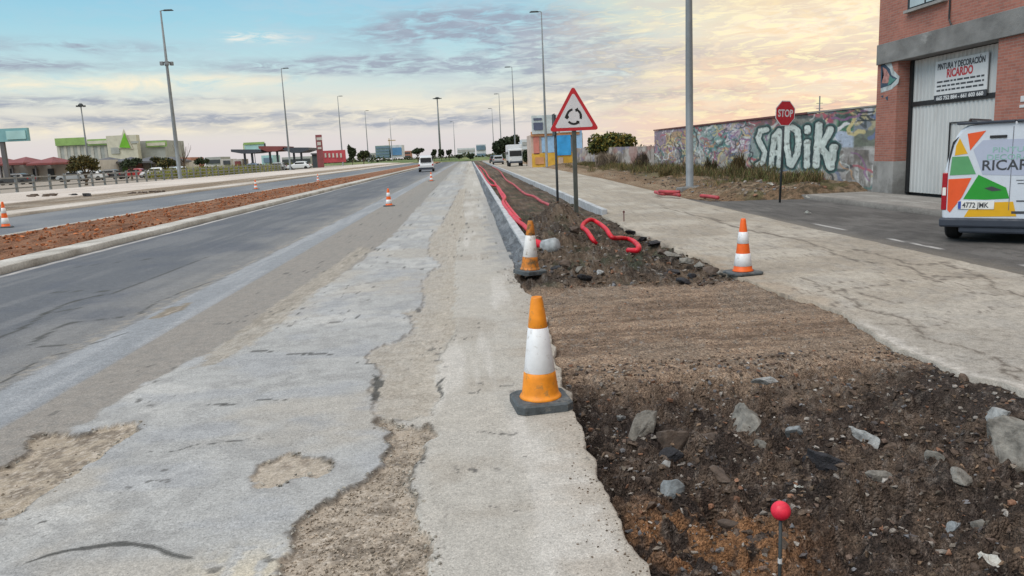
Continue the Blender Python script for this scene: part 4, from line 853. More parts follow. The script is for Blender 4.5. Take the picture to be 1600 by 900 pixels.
# ================================================================== painter's van
def van():
    M('van_white', (.60, .66, .74), .28, var=.02, coat=.4); M('van_bumper', (.035, .045, .065), .6, var=.08); M('tyre_rubber', (.015, .015, .016), .85, var=.1); M('rim_grey', (.25, .26, .27), .4, .7)
    M('wrap_orange', (.78, .10, .02), .4, var=.04); M('wrap_green', (.02, .30, .03), .4, var=.04); M('wrap_green_pale', (.10, .33, .14), .4, var=.05); M('wrap_yellow', (.72, .40, .01), .4, var=.04)
    M('wrap_green_text', (.25, .48, .42), .5); M('tail_red', (.35, .008, .02), .2, var=.03); M('plate_white', (.75, .76, .74), .4); M('wrap_lilac', (.42, .47, .60), .4, var=.02)
    O = Vector((7.25, 11.55, 0)); ex = Vector((.75, -.66, 0)).normalized(); fw = Vector((-ex.y, ex.x, 0))
    r = empty('parked_van', tuple(O), math.atan2(ex.y, ex.x), 'white van with orange, green and yellow wrap reading RICARDO, at the right edge', 'van')
    def rp(px, py):        # photo pixel -> local (x, z) on the rear face
        d = ray(px, py); n = fw; t = (O-Vector((0, 0, H))).dot(n)/d.dot(n); p = Vector((0, 0, H))+d*t; return ((p-O).dot(ex), p.z)
    # body: lofted sections (half outline, mirrored)
    half = [(.10, .30), (.03, .36), (.0, .55), (.0, .85), (.035, 1.10), (.09, 1.35), (.165, 1.60), (.22, 1.70), (.32, 1.765), (.60, 1.79)]
    sta = [(0, 1.0, 0, .30), (.06, 1.0, -.02, .22), (.5, 1.0, -.02, .22), (1.5, 1.0, -.02, .22), (2.75, 1.0, -.02, .22), (3.05, .93, -.02, .22), (3.45, .64, .0, .22), (3.55, .60, .0, .22), (4.15, .50, .06, .22), (4.32, .42, .16, .25), (4.36, .33, .22, .3)]
    bm = bmesh.new(); W_ = 1.83; rings = []
    for y, zk, inset, zb in sta:
        L = []
        for x, z in half:
            zz = .30+(z-.30)*zk; xx = (x if zk > .9 else x*.5+.02)+inset; L.append((max(xx, 0), y, zz))
        rings.append([bm.verts.new(p) for p in L]+[bm.verts.new((W_-a, b, c)) for a, b, c in L[::-1]])
    for a, b in zip(rings, rings[1:]):
        for i in range(len(a)): j = (i+1) % len(a); bm.faces.new((a[i], b[i], b[j], a[j]))
    bm.faces.new(rings[0]); bm.faces.new(rings[-1][::-1]); bmesh.ops.recalc_face_normals(bm, faces=bm.faces[:])
    es = [e for e in bm.edges if all(abs(v.co.y) < 1e-4 for v in e.verts)]; bmesh.ops.bevel(bm, geom=es, offset=.03, segments=3, profile=.5, affect='EDGES')
    obj('body', bm, MATS['van_white'], r, False)
    fr = lambda d: frame((0, -d, 0), (1, 0, 0), (0, 0, 1))
    def pp(name, px, m, d=.003, par=r): return poly(name, [rp(*q) for q in px], MATS[m], par, fr(d), .002)
    pp('wrap_panel', [(1512, 209), (1541, 204), (1516, 235)], 'wrap_orange')
    pp('wrap_panel', [(1500, 216), (1512, 240), (1492, 243), (1494, 228)], 'wrap_yellow')
    pp('wrap_panel', [(1488, 245), (1513, 244), (1525, 272), (1484, 274)], 'wrap_green_pale')
    pp('wrap_panel', [(1482, 280), (1518, 278), (1503, 308), (1484, 332), (1480, 328)], 'wrap_orange')
    pp('wrap_panel', [(1529, 273), (1572, 293), (1577, 310), (1540, 312), (1505, 311)], 'wrap_green')
    pp('wrap_panel', [(1520, 317), (1583, 315), (1588, 338), (1506, 339)], 'wrap_yellow', .0025)
    pp('wrap_band', [(1521, 234), (1536, 219), (1640, 215), (1640, 275), (1535, 273)], 'wrap_lilac', .002)
    pp('wrap_detail', [(1538, 294), (1550, 291), (1566, 297), (1550, 299)], 'ink_grey', .006)
    # window pillar, handle, light bar, seam
    pp('side_window', [(1499, 213), (1491, 226), (1484, 252), (1481, 272), (1483, 246), (1489, 222)], 'dark_metal', .004)
    a = rp(1547, 214); b = rp(1574, 211); bm = bmesh.new(); box(bm, a[0], b[0], -.02, -.002, a[1]-.018, a[1]+.022, .004); obj('brake_light', bm, MATS['dark_metal'], r)
    s = rp(1581, 250)[0]; bm = bmesh.new(); box(bm, s-.004, s+.004, -.0065, -.001, .5, 1.72); obj('door_seam', bm, M('seam_dark', (.13, .14, .17), .7), r)
    a = rp(1508, 199); bm = bmesh.new()
    box(bm, .16, .90, -.05, .3, 1.775, 1.815, .012); box(bm, .92, 1.67, -.05, .3, 1.775, 1.815, .012); obj('spoiler', bm, MATS['van_bumper'], r)
    for x in (.30, W_-.30): bm = bmesh.new(); tube(bm, [(x, .05, 1.80), (x, .2, 1.85), (x, 2.4, 1.85), (x, 2.55, 1.80)], .018, 8); obj('roof_rail', bm, MATS['dark_metal'], r)
    # lamps
    for k in (0, 1):
        z0 = rp(1476, 328)[1]; z1 = rp(1476, 270)[1]; x0 = -.004; bm = bmesh.new(); box(bm, x0, x0+.075, -.012, .12, z0, z1, .012)
        if k: 
            for v in bm.verts: v.co.x = W_-v.co.x
            bmesh.ops.reverse_faces(bm, faces=bm.faces[:])
        t_ = obj('tail_light', bm, MATS['tail_red'], r)
        bm = bmesh.new(); box(bm, x0+.012, x0+.06, -.016, -.01, (z0+z1)/2-.06, (z0+z1)/2+.06, .002)
        if k:
            for v in bm.verts: v.co.x = W_-v.co.x
            bmesh.ops.reverse_faces(bm, faces=bm.faces[:])
        obj('clear_lens', bm, MATS['plate_white'], t_)
    # bumper, plate, lettering
    z0 = rp(1480, 354)[1]; z1 = rp(1480, 340)[1]; bm = bmesh.new(); box(bm, -.015, W_+.015, -.07, .45, z0, z1, .03); box(bm, .25, W_-.25, -.04, .3, z0-.09, z0+.02, .03); obj('bumper', bm, MATS['van_bumper'], r)
    a = rp(1497, 314); b = rp(1553, 327); pl_ = bmesh.new(); box(pl_, a[0], b[0], -.014, -.004, b[1], a[1], .002); plo = obj('number_plate', pl_, MATS['plate_white'], r)
    pw = b[0]-a[0]; bm = bmesh.new(); box(bm, a[0]+.003, a[0]+pw*.09, -.0155, -.0135, b[1]+.004, a[1]-.004); obj('blue_band', bm, M('plate_blue', (.03, .08, .4), .5), plo)
    textmesh('plate_text', '4772 JMK', .11, MATS['ink_grey'], plo, frame((a[0]+pw*.13, -.0155, b[1]+.025), (1, 0, 0), (0, 0, 1)), .001, sx=.82*pw/.50, bold=.002)
    def tx(s, px, py, size, m, sx=1, bold=0): q = rp(px, py); textmesh('lettering', s, size, MATS[m], r, frame((q[0], -.0065, q[1]), (1, 0, 0), (0, 0, 1)), .001, sx=sx, bold=bold)
    tx('PINTURAS', 1550, 238, .105, 'wrap_green_text', 1.35); tx('DECORACIÓN', 1541, 250, .115, 'wrap_green_text', 1.15); tx('RICARDO', 1533, 266, .21, 'ink_grey', 1.0, .003)
    for (x0, y0, x1, y1) in [(1588, 281, 1600, 282), (1590, 286, 1605, 287), (1580, 330, 1615, 334), (1588, 313, 1612, 315)]: pp('small_print', [(x0, y0), (x1, y0), (x1, y1), (x0, y1)], 'ink_grey', .0045)
    # side glazing, windscreen
    for k in (0, 1):
        P = [(.36, 1.18), (.36, 1.50), (1.0, 1.52), (1.0, 1.18)]; P2 = [(2.0, 1.14), (2.0, 1.52), (2.75, 1.50), (3.1, 1.10)]
        xf = lambda z: .045+(z-1.1)*.22
        for q in (P2,):
            bm = bmesh.new(); vs = [bm.verts.new(((xf(z)-.045 if not k else W_-xf(z)+.045), y, z)) for y, z in q]; bm.faces.new(vs if k else vs[::-1]); ret = bmesh.ops.solidify(bm, geom=bm.faces[:], thickness=.02); obj('side_window', bm, MATS['dark_metal'], r)
    bm = bmesh.new(); vs = [bm.verts.new(p) for p in [(.35, 3.10, 1.60), (W_-.35, 3.10, 1.60), (W_-.25, 3.46, 1.27), (.25, 3.46, 1.27)]]; bm.faces.new(vs); bmesh.ops.solidify(bm, geom=bm.faces[:], thickness=.02); obj('windscreen', bm, MATS['dark_metal'], r)
    for x in (.0, W_-.205):
        for y in (.62, 3.35):
            bm = bmesh.new(); lathe(bm, [(.20, 0), (.29, .0), (.315, .03), (.318, .10), (.315, .175), (.29, .205), (.20, .205)], 32); bmesh.ops.rotate(bm, matrix=Matrix.Rotation(math.pi/2, 3, 'Y'), verts=bm.verts); bmesh.ops.translate(bm, vec=(x, y, .317), verts=bm.verts); w_ = obj('wheel', bm, MATS['tyre_rubber'], r, False)
            bm = bmesh.new(); lathe(bm, [(.195, -.003), (.195, .208)], 20); bmesh.ops.rotate(bm, matrix=Matrix.Rotation(math.pi/2, 3, 'Y'), verts=bm.verts); bmesh.ops.translate(bm, vec=(x, y, .317), verts=bm.verts); obj('rim', bm, MATS['rim_grey'], w_)
    bm = bmesh.new(); box(bm, .2, W_-.2, .2, 4.1, .2, .34); obj('underbody', bm, MATS['tyre_rubber'], r)
    r.rotation_euler.z = math.atan2(ex.y, ex.x)
van()
# ================================================================== conduits
def conduit(name, pts, rad, label, group=None, m='red_pvc', step=.04, rib=.16):
    P = smoothline(pts, step); bm = bmesh.new(); tube(bm, P, rad, 12, rib); o = obj(name, bm, MATS[m], None, True); tag(o, label, 'conduit', group); return o
def px3(l, z, jit=0):
    out = []
    for q in l:
        zz = q[2] if len(q) > 2 else z; x, y = G(q[0], q[1], zz); out.append((x, y, zz))
    return out
M('red_pvc_dull', (.40, .05, .06), .6, var=.25, scale=2)
far_ = [(1.05, 120, .16), (1.03, 100, .16), (1.1, 80, .16)]
conduit('red_conduit', far_+px3([(750, 264), (757, 276), (766, 288), (777, 291), (783, 299), (789, 308), (786, 316), (795, 330), (806, 343), (818, 352), (826, 360)], .17), .044, 'long bright red corrugated conduit snaking along the inside of the new kerb', 'red conduits of the central strip', step=.06)
conduit('red_conduit', [(1.35, 110, .14)]+px3([(757, 266), (764, 277), (772, 284)], .14)+px3([(781, 300), (790, 316), (800, 330), (812, 344)], .12), .042, 'second red conduit lying beneath the bright one beside the new kerb', 'red conduits of the central strip', step=.08)
conduit('red_conduit', [(2.9, 100, .08), (2.8, 75, .1)]+px3([(790, 280), (802, 288), (815, 299), (823, 304), (834, 307), (846, 315), (857, 320), (867, 329)], .12), .04, 'thinner dull red conduit along the far side of the central strip', 'red conduits of the central strip', m='red_pvc_dull', step=.1)
def onsoil(l):
    out = []
    for px, py, dz in l:
        z = .1
        for _ in range(6): x, y = G(px, py, z); z = .5*z+.5*(float(soil_z(x, y))+dz)
        out.append((x, y, z))
    return out
conduit('red_conduit', onsoil([(932, 380, .0), (926, 374, .05), (917, 363, .12), (910, 354, .18), (914, 347, .26), (924, 345, .30), (936, 350, .28), (947, 360, .22), (957, 369, .16), (972, 371, .14), (986, 376, .13), (997, 384, .12), (996, 391, .10), (982, 393, .05)]), .038, 'bright red conduit curled in a loop on the dug soil by the sign post', 'red conduits of the central strip', step=.025)
pts = px3([(830, 376, .10), (838, 380, .12), (851, 385, .13)], .1); conduit('red_conduit', pts, .062, 'short red conduit stub entering the grey cap beside the dirty cone', 'red conduits of the central strip', step=.02)
x, y = G(860, 388, .1); bm = bmesh.new(); lathe(bm, [(.11, -.14), (.13, -.12), (.13, .10), (.10, .14), (.05, .145)], 20); bmesh.ops.rotate(bm, matrix=Matrix.Rotation(1.35, 3, 'Y') @ Matrix.Rotation(.5, 3, 'X'), verts=bm.verts)
o = obj('pipe_plug', bm, M('plug_grey', (.33, .36, .38), .8, var=.35, scale=6, bump=.4), None, True); o.location = (x, y, .13); tag(o, 'grey concrete pipe plug stuck on the red stub by the dirty cone', 'pipe plug')
conduit('red_conduit', px3([(1024, 300), (1034, 303), (1046, 303), (1062, 305)], .12), .05, 'dull red conduit lying left of the thick lamp post base', 'red conduits at the lamp post', m='red_pvc_dull', step=.05)
conduit('red_conduit', px3([(1095, 306), (1108, 307), (1122, 309)], .1), .05, 'dull red conduit lying right of the thick lamp post base', 'red conduits at the lamp post', m='red_pvc_dull', step=.05)
conduit('red_conduit', px3([(1030, 299), (1050, 300), (1062, 300)], .2), .05, 'upper red conduit reaching the lamp post base from behind', 'red conduits at the lamp post', m='red_pvc_dull', step=.05)
# concrete footing of the big post
bm = bmesh.new(); box(bm, -.42, .42, -.36, .36, 0, .20, .04)
for v in bm.verts: v.co.z += (mn.noise(v.co*4))*.08
o = obj('lamp_footing', bm, MATS['cast_concrete']); o.location = (7.87, 27.5, -.02); tag(o, 'rough grey concrete footing round the thick lamp post', 'footing')
# thin rust rod
x, y = G(975, 346, .0); bm = bmesh.new(); tube(bm, [(0, 0, -.1), (0, 0, .25)], .012, 6); box(bm, -.02, .02, -.02, .02, .2, .24); o = obj('marker_rod', bm, MATS['wall_coping']); o.location = (x, y, .0); tag(o, 'thin rusty marker rod at the trench edge beyond the red loop', 'rod')
# ================================================================== rocks
def rockmesh(bm, sx, sy, sz, seed, n=16, flat=.0):
    R = random.Random(seed); vs = []
    for i in range(n):
        a = R.uniform(0, 6.283); b = math.acos(R.uniform(-1, 1)); k = R.uniform(.8, 1.05)
        p = Vector((math.sin(b)*math.cos(a), math.sin(b)*math.sin(a), math.cos(b)))*k
        p.z = max(-.62, min(.62, p.z*1.2))
        vs.append(bm.verts.new((p.x*sx, p.y*sy, p.z*sz)))
    g = bmesh.ops.convex_hull(bm, input=vs)
    for v in [v for v in g['geom_interior'] if isinstance(v, bmesh.types.BMVert)]: 
        if v.is_valid: bm.verts.remove(v)
def stone(name, px, py, w, h, label, col, seed, d=None, cat='rock', group='rocks in the dug soil', z=None, sink=.40, rz=None, n=15, tilt=.2):
    y = G(px, py, -.12)[1]; zz = float(soil_z(G(px, py, -.12)[0], y)) if z is None else z; x, y = G(px, py, zz+.03); k = math.hypot(x, y, 1.6)/1200
    sx = w*k/2*(1.3 if name != 'rock' else 1.5); sz = max(h*k*(.75 if name != 'rock' else .92), .02); sy = sx*.8 if d is None else d*1.2
    bm = bmesh.new(); rockmesh(bm, sx, sy, sz, seed, n); bmesh.ops.subdivide_edges(bm, edges=bm.edges[:], cuts=3, use_grid_fill=True); bmesh.ops.triangulate(bm, faces=bm.faces[:])
    bmesh.ops.smooth_vert(bm, verts=bm.verts[:], factor=.35, use_axis_x=True, use_axis_y=True, use_axis_z=True)
    for v in bm.verts: v.co += v.co.normalized()*mn.noise(v.co*18+Vector((seed, 0, 0)))*sx*.13+v.co.normalized()*mn.noise(v.co*55+Vector((seed, 3, 0)))*sx*.05
    bmesh.ops.recalc_face_normals(bm, faces=bm.faces[:])
    o = obj(name, bm, col); o.location = (x, y, zz+sz*(.5-sink)); R = random.Random(seed+5); o.rotation_euler = (R.uniform(-tilt, tilt)+.25, R.uniform(-tilt, tilt), R.uniform(0, 3) if rz is None else rz); tag(o, label, cat, group); return o
mg = M('rock_grey', (.20, .19, .17), .9, var=.35, scale=14, bump=.6, bscale=60, stain=((.10, .085, .07), 5, .52)); ml = M('rock_light', (.33, .34, .34), .85, var=.35, scale=18, bump=.6, bscale=70, stain=((.13, .12, .11), 9, .57))
mb = M('rock_bluish', (.22, .245, .26), .85, var=.3, scale=18, bump=.5, bscale=70); md = M('asphalt_lump', (.022, .022, .027), .7, var=.4, scale=20, bump=.8, bscale=70); mw = M('rock_brown', (.10, .075, .06), .95, var=.3, scale=12, bump=.6, bscale=50, stain=((.19, .17, .15), 8, .6))
RK = [('rock', 1165, 662, 66, 50, 'large grey angular stone in the upper middle of the dug soil', mg, 14, .075, 'rock'), ('rock', 1338, 690, 50, 42, 'pale speckled stone right of the dark asphalt lump', ml, 8, .07, 'rock'), ('rock', 1051, 768, 32, 40, 'bluish grey wedge-shaped stone left of the red ball', mb, 12, .045, 'rock'),
      ('rock', 1002, 668, 46, 44, 'flat grey slab half buried at the left of the dig', mg, 21, .08, 'rock'), ('rock', 1052, 690, 44, 34, 'brown earthy lump beside the half-buried left slab', mw, 22, .07, 'rock'), ('rock', 1105, 684, 38, 22, 'low grey-brown stone between the brown lump and the large grey stone', mw, 31, .05, 'rock'),
      ('rock', 1239, 671, 22, 17, 'small pale bluish stone above the dark asphalt lump', mb, 17, .03, 'rock'), ('rock', 1578, 714, 78, 84, 'largest stone, a broad brown-grey boulder at the right edge', mg, 41, .13, 'rock'), ('rock', 1563, 650, 28, 24, 'light stone above the boulder at the right edge', ml, 45, .04, 'rock'),
      ('rock', 1425, 776, 84, 26, 'long flat grey-brown slab slanting in the right of the dig', mw, 52, .06, 'rock'), ('rock', 1375, 742, 30, 20, 'dull grey stone just above the long flat slab', mg, 57, .04, 'rock'), ('rock', 1490, 821, 30, 18, 'small bluish stone at the lower end of the long flat slab', mb, 61, .03, 'rock'),
      ('rock', 1196, 589, 30, 9, 'pale flat stone on the smooth compacted soil', ml, 66, .03, 'rock'), ('rock', 970, 648, 16, 12, 'small pale stone at the dig edge right of the big cone', ml, 69, .02, 'rock'), ('rock', 1040, 723, 20, 14, 'small whitish-grey stone below the brown lump', ml, 72, .025, 'rock'),
      ('rock', 1187, 688, 18, 12, 'small grey stone at the foot of the large grey stone', mg, 75, .02, 'rock'), ('rock', 1283, 700, 16, 12, 'small tan stone above the dark asphalt lump on its left', mw, 79, .02, 'rock'), ('rock', 1460, 706, 20, 12, 'small grey stone between the pale speckled stone and the boulder', mg, 82, .02, 'rock'),
      ('rock', 1530, 812, 22, 14, 'small grey stone below the boulder at the right edge', mg, 85, .025, 'rock'), ('rock', 1085, 656, 18, 14, 'small grey stone left of the large grey stone', mg, 88, .02, 'rock'), ('rock', 1370, 812, 22, 13, 'small brown-grey stone left of the long slab near its lower end', mw, 91, .02, 'rock'),
      ('rock', 1408, 640, 18, 11, 'small grey stone near the top right of the dig', mg, 94, .02, 'rock'), ('rock', 1010, 745, 16, 12, 'small brown stone up and left of the bluish wedge stone', mw, 97, .02, 'rock')]
RK += [('rock', 1120, 735, 40, 20, 'low brown slab edge between the bluish wedge stone and the large grey stone', mw, 111, .05, 'rock'), ('rock', 1225, 712, 34, 16, 'flat grey-brown stone left of the black asphalt lump', mg, 117, .04, 'rock'), ('rock', 1345, 765, 34, 14, 'flat brown stone left of the long slanting slab', mw, 123, .04, 'rock'), ('rock', 1140, 812, 26, 14, 'small brown stone in the orange-tinted soil', mw, 127, .03, 'rock'), ('rock', 1500, 740, 40, 20, 'half-buried grey stone left of the boulder', mg, 131, .05, 'rock')]
for q in RK: stone(q[0], q[1], q[2], q[3], q[4], q[5], q[6], q[7], q[8])
stone('asphalt_lump', 1294, 724, 74, 36, 'black broken asphalt lump in the middle of the dig', md, 103, .05, 'asphalt chunk', 'asphalt lumps in the dug soil', rz=-.6)
stone('asphalt_lump', 1584, 676, 50, 24, 'black asphalt lump on top of the boulder at the right edge', md, 104, .05, 'asphalt chunk', 'asphalt lumps in the dug soil')
stone('asphalt_lump', 1436, 669, 30, 15, 'small black asphalt lump in the upper right of the dig', md, 105, .03, 'asphalt chunk', 'asphalt lumps in the dug soil')
stone('asphalt_lump', 1049, 704, 34, 20, 'black lump under the brown earthy lump', md, 106, .04, 'asphalt chunk', 'asphalt lumps in the dug soil', sink=.4)
# litter
def litter(px, py, w, label, z=None, seed=1):
    y = G(px, py, -.1)[1]; zz = float(soil_z(G(px, py, -.1)[0], y)) if z is None else z; x, y = G(px, py, zz+.02); k = math.hypot(x, y, 1.6)/1200*w; R = random.Random(seed)
    bm = bmesh.new(); n = 5; g = [[bm.verts.new(((i/n-.5)*k*1.1+R.uniform(-.08, .08)*k, (j/n-.5)*k+R.uniform(-.08, .08)*k, k*.45*abs(mn.noise(Vector((i*.9, j*.9, seed)))*1.6))) for i in range(n+1)] for j in range(n+1)]
    for j in range(n):
        for i in range(n):
            if (i, j) not in ((0, 0), (n-1, 0)): bm.faces.new((g[j][i], g[j][i+1], g[j+1][i+1], g[j+1][i]))
    bmesh.ops.solidify(bm, geom=bm.faces[:], thickness=.002); o = obj('paper_scrap', bm, M('paper_white', (.72, .72, .68), .7, var=.06)); o.location = (x, y, zz+.012); o.rotation_euler = (.3, .1, R.uniform(0, 3)); tag(o, label, 'litter', 'white litter')
litter(1544, 874, 24, 'crumpled white scrap at the bottom right of the dug soil', seed=3); litter(1248, 760, 11, 'tiny white scrap above the red ball', seed=5); litter(946, 391, 11, 'white scrap on the soil under the red conduit loop', seed=7); litter(1203, 628, 10, 'tiny pale scrap near the top of the dig', seed=8)
litter(1262, 333, 8, 'white scrap on the dark side street', z=0, seed=9); litter(1260, 308, 8, 'white scrap at the foot of the green weeds by the pavement', z=.12, seed=10); litter(1204, 288, 9, 'pale bag caught in the weeds left of the STOP sign pole', z=.36, seed=11)
# broken asphalt along the trench edge (service road side)
R = random.Random(9); labs = []
EDG = [(985, 362, 18, 7, 'first from the far end, at the tip of the black edge'), (1003, 372, 16, 7, 'second along, just past the red loop'), (1022, 379, 20, 9, 'darkest, above the bend of the red loop'), (1036, 392, 20, 10, 'third down, leaning on the road edge'), (1052, 397, 30, 8, 'long thin one tipped away from the road'), (1072, 407, 24, 10, 'middle one with a pale top'), (1094, 412, 22, 12, 'pale chunk left of the two-band cone group'), (1112, 420, 26, 12, 'grey chunk in the notch of the edge'), (1130, 424, 18, 10, 'small grey chunk close to the two-band cone'), (1052, 425, 26, 12, 'black crumbled one out on the soil'), (1068, 436, 22, 10, 'lower black crumbled one out on the soil'), (1080, 428, 16, 9, 'small black one at the right of the crumbled pair')]
for i, (px, py, w_, h_, lab) in enumerate(EDG):
    stone('asphalt_chunk', px, py, w_, h_, 'broken edge chunk, '+lab, [md, mw, mg][(0, 0, 0, 1, 2, 2, 2, 1, 2, 0, 0, 0)[i]], 200+i*7, None, 'asphalt chunk', 'broken asphalt along the trench edge', z=-.03, sink=.35)
# lumps on the mound
for i, (px, py, w_, h_, m_, lab) in enumerate([(905, 420, 16, 10, mg, 'grey lump on the soil in front of the plug'), (930, 410, 20, 10, mw, 'brown clod in the middle of the mound foot'), (965, 405, 18, 9, mg, 'grey lump below the loop end'), (884, 412, 22, 12, mw, 'brown clod right of the dirty cone'), (912, 432, 26, 10, md, 'black clod at the front edge of the mound'), (898, 360, 22, 12, mw, 'brown clod at the foot of the sign post'), (875, 345, 20, 12, mw, 'brown clod left of the sign post'), (938, 425, 14, 9, ml, 'pale pebble at the mound foot'), (870, 420, 18, 10, md, 'dark clod touching the dirty cone')]):
    stone('soil_clod', px, py, w_, h_, lab, m_, 400+i*3, None, 'clod', 'clods at the foot of the mound', sink=.2)
# gravel, one merged mass of little stones
def gravel(name, n, region, smin, smax, colf, label, zf, seed=1, power=1.):
    rg = np.random.default_rng(seed); base = []
    for k in range(6):
        bm = bmesh.new(); rockmesh(bm, 1, 1, .8, 900+k, 9); bm.verts.ensure_lookup_table(); bmesh.ops.triangulate(bm, faces=bm.faces[:]); bm.verts.index_update()
        base.append((np.array([v.co[:] for v in bm.verts]), [[v.index for v in f.verts] for f in bm.faces])); bm.free()
    X, Y = region(rg, n); Z = zf(X, Y); s = smin+(smax-smin)*rg.random(len(X))**3.5; Vs = []; Fs = []; Cs = []; off = 0; col = colf(rg, len(X))
    for i in range(len(X)):
        b, f = base[i % 6]; a = rg.random()*6.28; ca, sa = math.cos(a), math.sin(a); sc = s[i]*(.7+.6*rg.random(3)); p = b*sc; q = np.stack([p[:, 0]*ca-p[:, 1]*sa, p[:, 0]*sa+p[:, 1]*ca, p[:, 2]], 1)+np.array([X[i], Y[i], Z[i]+s[i]*.15])
        Vs.append(q); Fs += [[j+off for j in t] for t in f]; off += len(b); Cs.append(np.tile(np.append(col[i], 1), (len(b), 1)))
    o = rawmesh(name, np.concatenate(Vs), Fs, MATS['stone'], cols=np.concatenate(Cs)); tag(o, label, 'gravel', kind='stuff'); return o
PAL = .82*np.array([[.13, .095, .07], [.10, .075, .055], [.12, .09, .065],[.20, .17, .14], [.14, .10, .08], [.30, .27, .24], [.22, .15, .10], [.09, .08, .08], [.17, .17, .18], [.36, .33, .30], [.26, .14, .09], [.09, .065, .05], [.11, .08, .06], [.08, .06, .05]])
def cf(rg, n): return PAL[rg.integers(0, len(PAL), n)]*(.7+.6*rg.random((n, 1)))
def reg_pit(rg, n):
    Y = 2.3+(5.9-2.3)*rg.random(n)**1.25; X = .55+3.1*rg.random(n); return X, Y
gravel('pit_gravel', 15000, reg_pit, .003, .026, cf, 'scattered small stones and clods in the dark dug soil', soil_z, 3)
gravel('soil_clods', 420, lambda rg, n: (.7+2.9*rg.random(n), 2.3+3.1*rg.random(n)), .012, .055, lambda rg, n: np.array([[.085, .062, .048]])*(.6+.8*rg.random((n, 1))), 'dark earth clods lying through the dig', lambda X, Y: soil_z(X, Y)-.004, 23)
def reg_c(rg, n): return .75+2.6*rg.random(n), 5.2+4.3*rg.random(n)
gravel('fine_gravel', 4200, reg_c, .003, .013, lambda rg, n: cf(rg, n)*1.25, 'fine pebbles on the compacted soil', soil_z, 5)
def reg_m(rg, n): return .98+2.3*rg.random(n), 9.4+11*rg.random(n)**1.4
gravel('mound_rubble', 4200, reg_m, .006, .045, cf, 'small rubble and clods over the mound and trench', soil_z, 7)
def reg_p(rg, n):
    xs = []; ys = []
    for p, m in ((PC, .62), (PA, .38)):
        P_ = np.array(p); k = int(n*m*3); x = rg.uniform(P_[:, 0].min(), P_[:, 0].max(), k); y = rg.uniform(max(2.4, P_[:, 1].min()), P_[:, 1].max(), k); i = sdf(x, y, p) < -.012; xs.append(x[i]); ys.append(y[i])
    return np.concatenate(xs)[:n], np.concatenate(ys)[:n]
gravel('loose_grit', 7000, reg_p, .002, .010, lambda rg, n: np.array([[.36, .305, .245]])*(.45+.75*rg.random((n, 1))), 'loose grit lying in the worn hollows of the concrete', lambda X, Y: X*0-.024, 9)
def reg_e(rg, n):
    xs = []; ys = []
    for p, m in ((PC, .4), (PA, .2), (PB, .1), (PD, .3)):
        P_ = np.array(p); k = int(n*m*9); x = rg.uniform(P_[:, 0].min()-.1, P_[:, 0].max()+.1, k); y = rg.uniform(max(2.4, P_[:, 1].min()-.1), min(14, P_[:, 1].max()+.1), k); i = np.abs(sdf(x, y, p)) < .035; xs.append(x[i]); ys.append(y[i])
    return np.concatenate(xs)[:n], np.concatenate(ys)[:n]
gravel('edge_crumbs', 900, reg_e, .0025, .016, lambda rg, n: np.array([[.34, .32, .28]])*(.35+.8*rg.random((n, 1))), 'crumbs of broken concrete along the rims of the worn patches', lambda X, Y: X*0-.002, 17)
def reg_s(rg, n): y = 2.4+9*rg.random(n)**1.3; return edgeR(y)-np.abs(rg.normal(0, .09, n))-.01, y
gravel('spilled_soil', 900, reg_s, .002, .009, lambda rg, n: np.array([[.16, .12, .09]])*(.5+.8*rg.random((n, 1))), 'spilled soil crumbs on the concrete beside the dig', lambda X, Y: X*0+.001, 19)
# ================================================================== foliage
def leaves(name, clumps, n, size, cols, parent=None, seed=1, up_=0., flat=1., blade=False, mat='leafy'):
    """clumps: list of (x,y,z,rx,ry,rz)"""
    rg = np.random.default_rng(seed); w_ = np.array([c[3]*c[4]*c[5] for c in clumps])**.67; w_ = w_/w_.sum(); idx = rg.choice(len(clumps), n, p=w_); C_ = np.array(clumps)[idx]
    d = rg.normal(size=(n, 3)); d /= np.linalg.norm(d, axis=1)[:, None]; rr = rg.random(n)**.45; p = C_[:, :3]+d*rr[:, None]*C_[:, 3:6]
    a = rg.normal(size=(n, 3)); a /= np.linalg.norm(a, axis=1)[:, None]; b = np.cross(a, rg.normal(size=(n, 3))); b /= np.linalg.norm(b, axis=1)[:, None]
    s = size*(.6+.8*rg.random(n))[:, None]
    if blade: a = np.stack([rg.normal(0, .35, n), rg.normal(0, .35, n), np.ones(n)], 1); a *= s*4; b = b*s*.28
    else: a = a*s; b = b*s*.6
    V_ = np.stack([p-a-b*.3, p+b, p+a, p-b], 1).reshape(-1, 3); F_ = np.arange(n*4).reshape(-1, 4)
    cc = np.array(cols)[rg.integers(0, len(cols), n)]*(.7+.6*rg.random((n, 1)))*(.75+.5*rg.random(len(clumps))[idx][:, None]); cc = np.concatenate([cc, np.ones((n, 1))], 1).repeat(4, 0)
    return rawmesh(name, V_, F_.tolist(), MATS[mat], parent, cols=cc)
M('bark', (.09, .065, .045), .95, var=.3, scale=10)
GRN = [(.045, .065, .022), (.065, .085, .028), (.09, .105, .035), (.03, .045, .018)]
DRK = [(.03, .045, .022), (.045, .06, .03), (.02, .032, .016)]
OLV = [(.075, .07, .028), (.10, .09, .035), (.05, .055, .022), (.13, .10, .03)]
YEL = [(.22, .17, .03), (.15, .14, .03), (.10, .11, .03), (.27, .20, .05)]
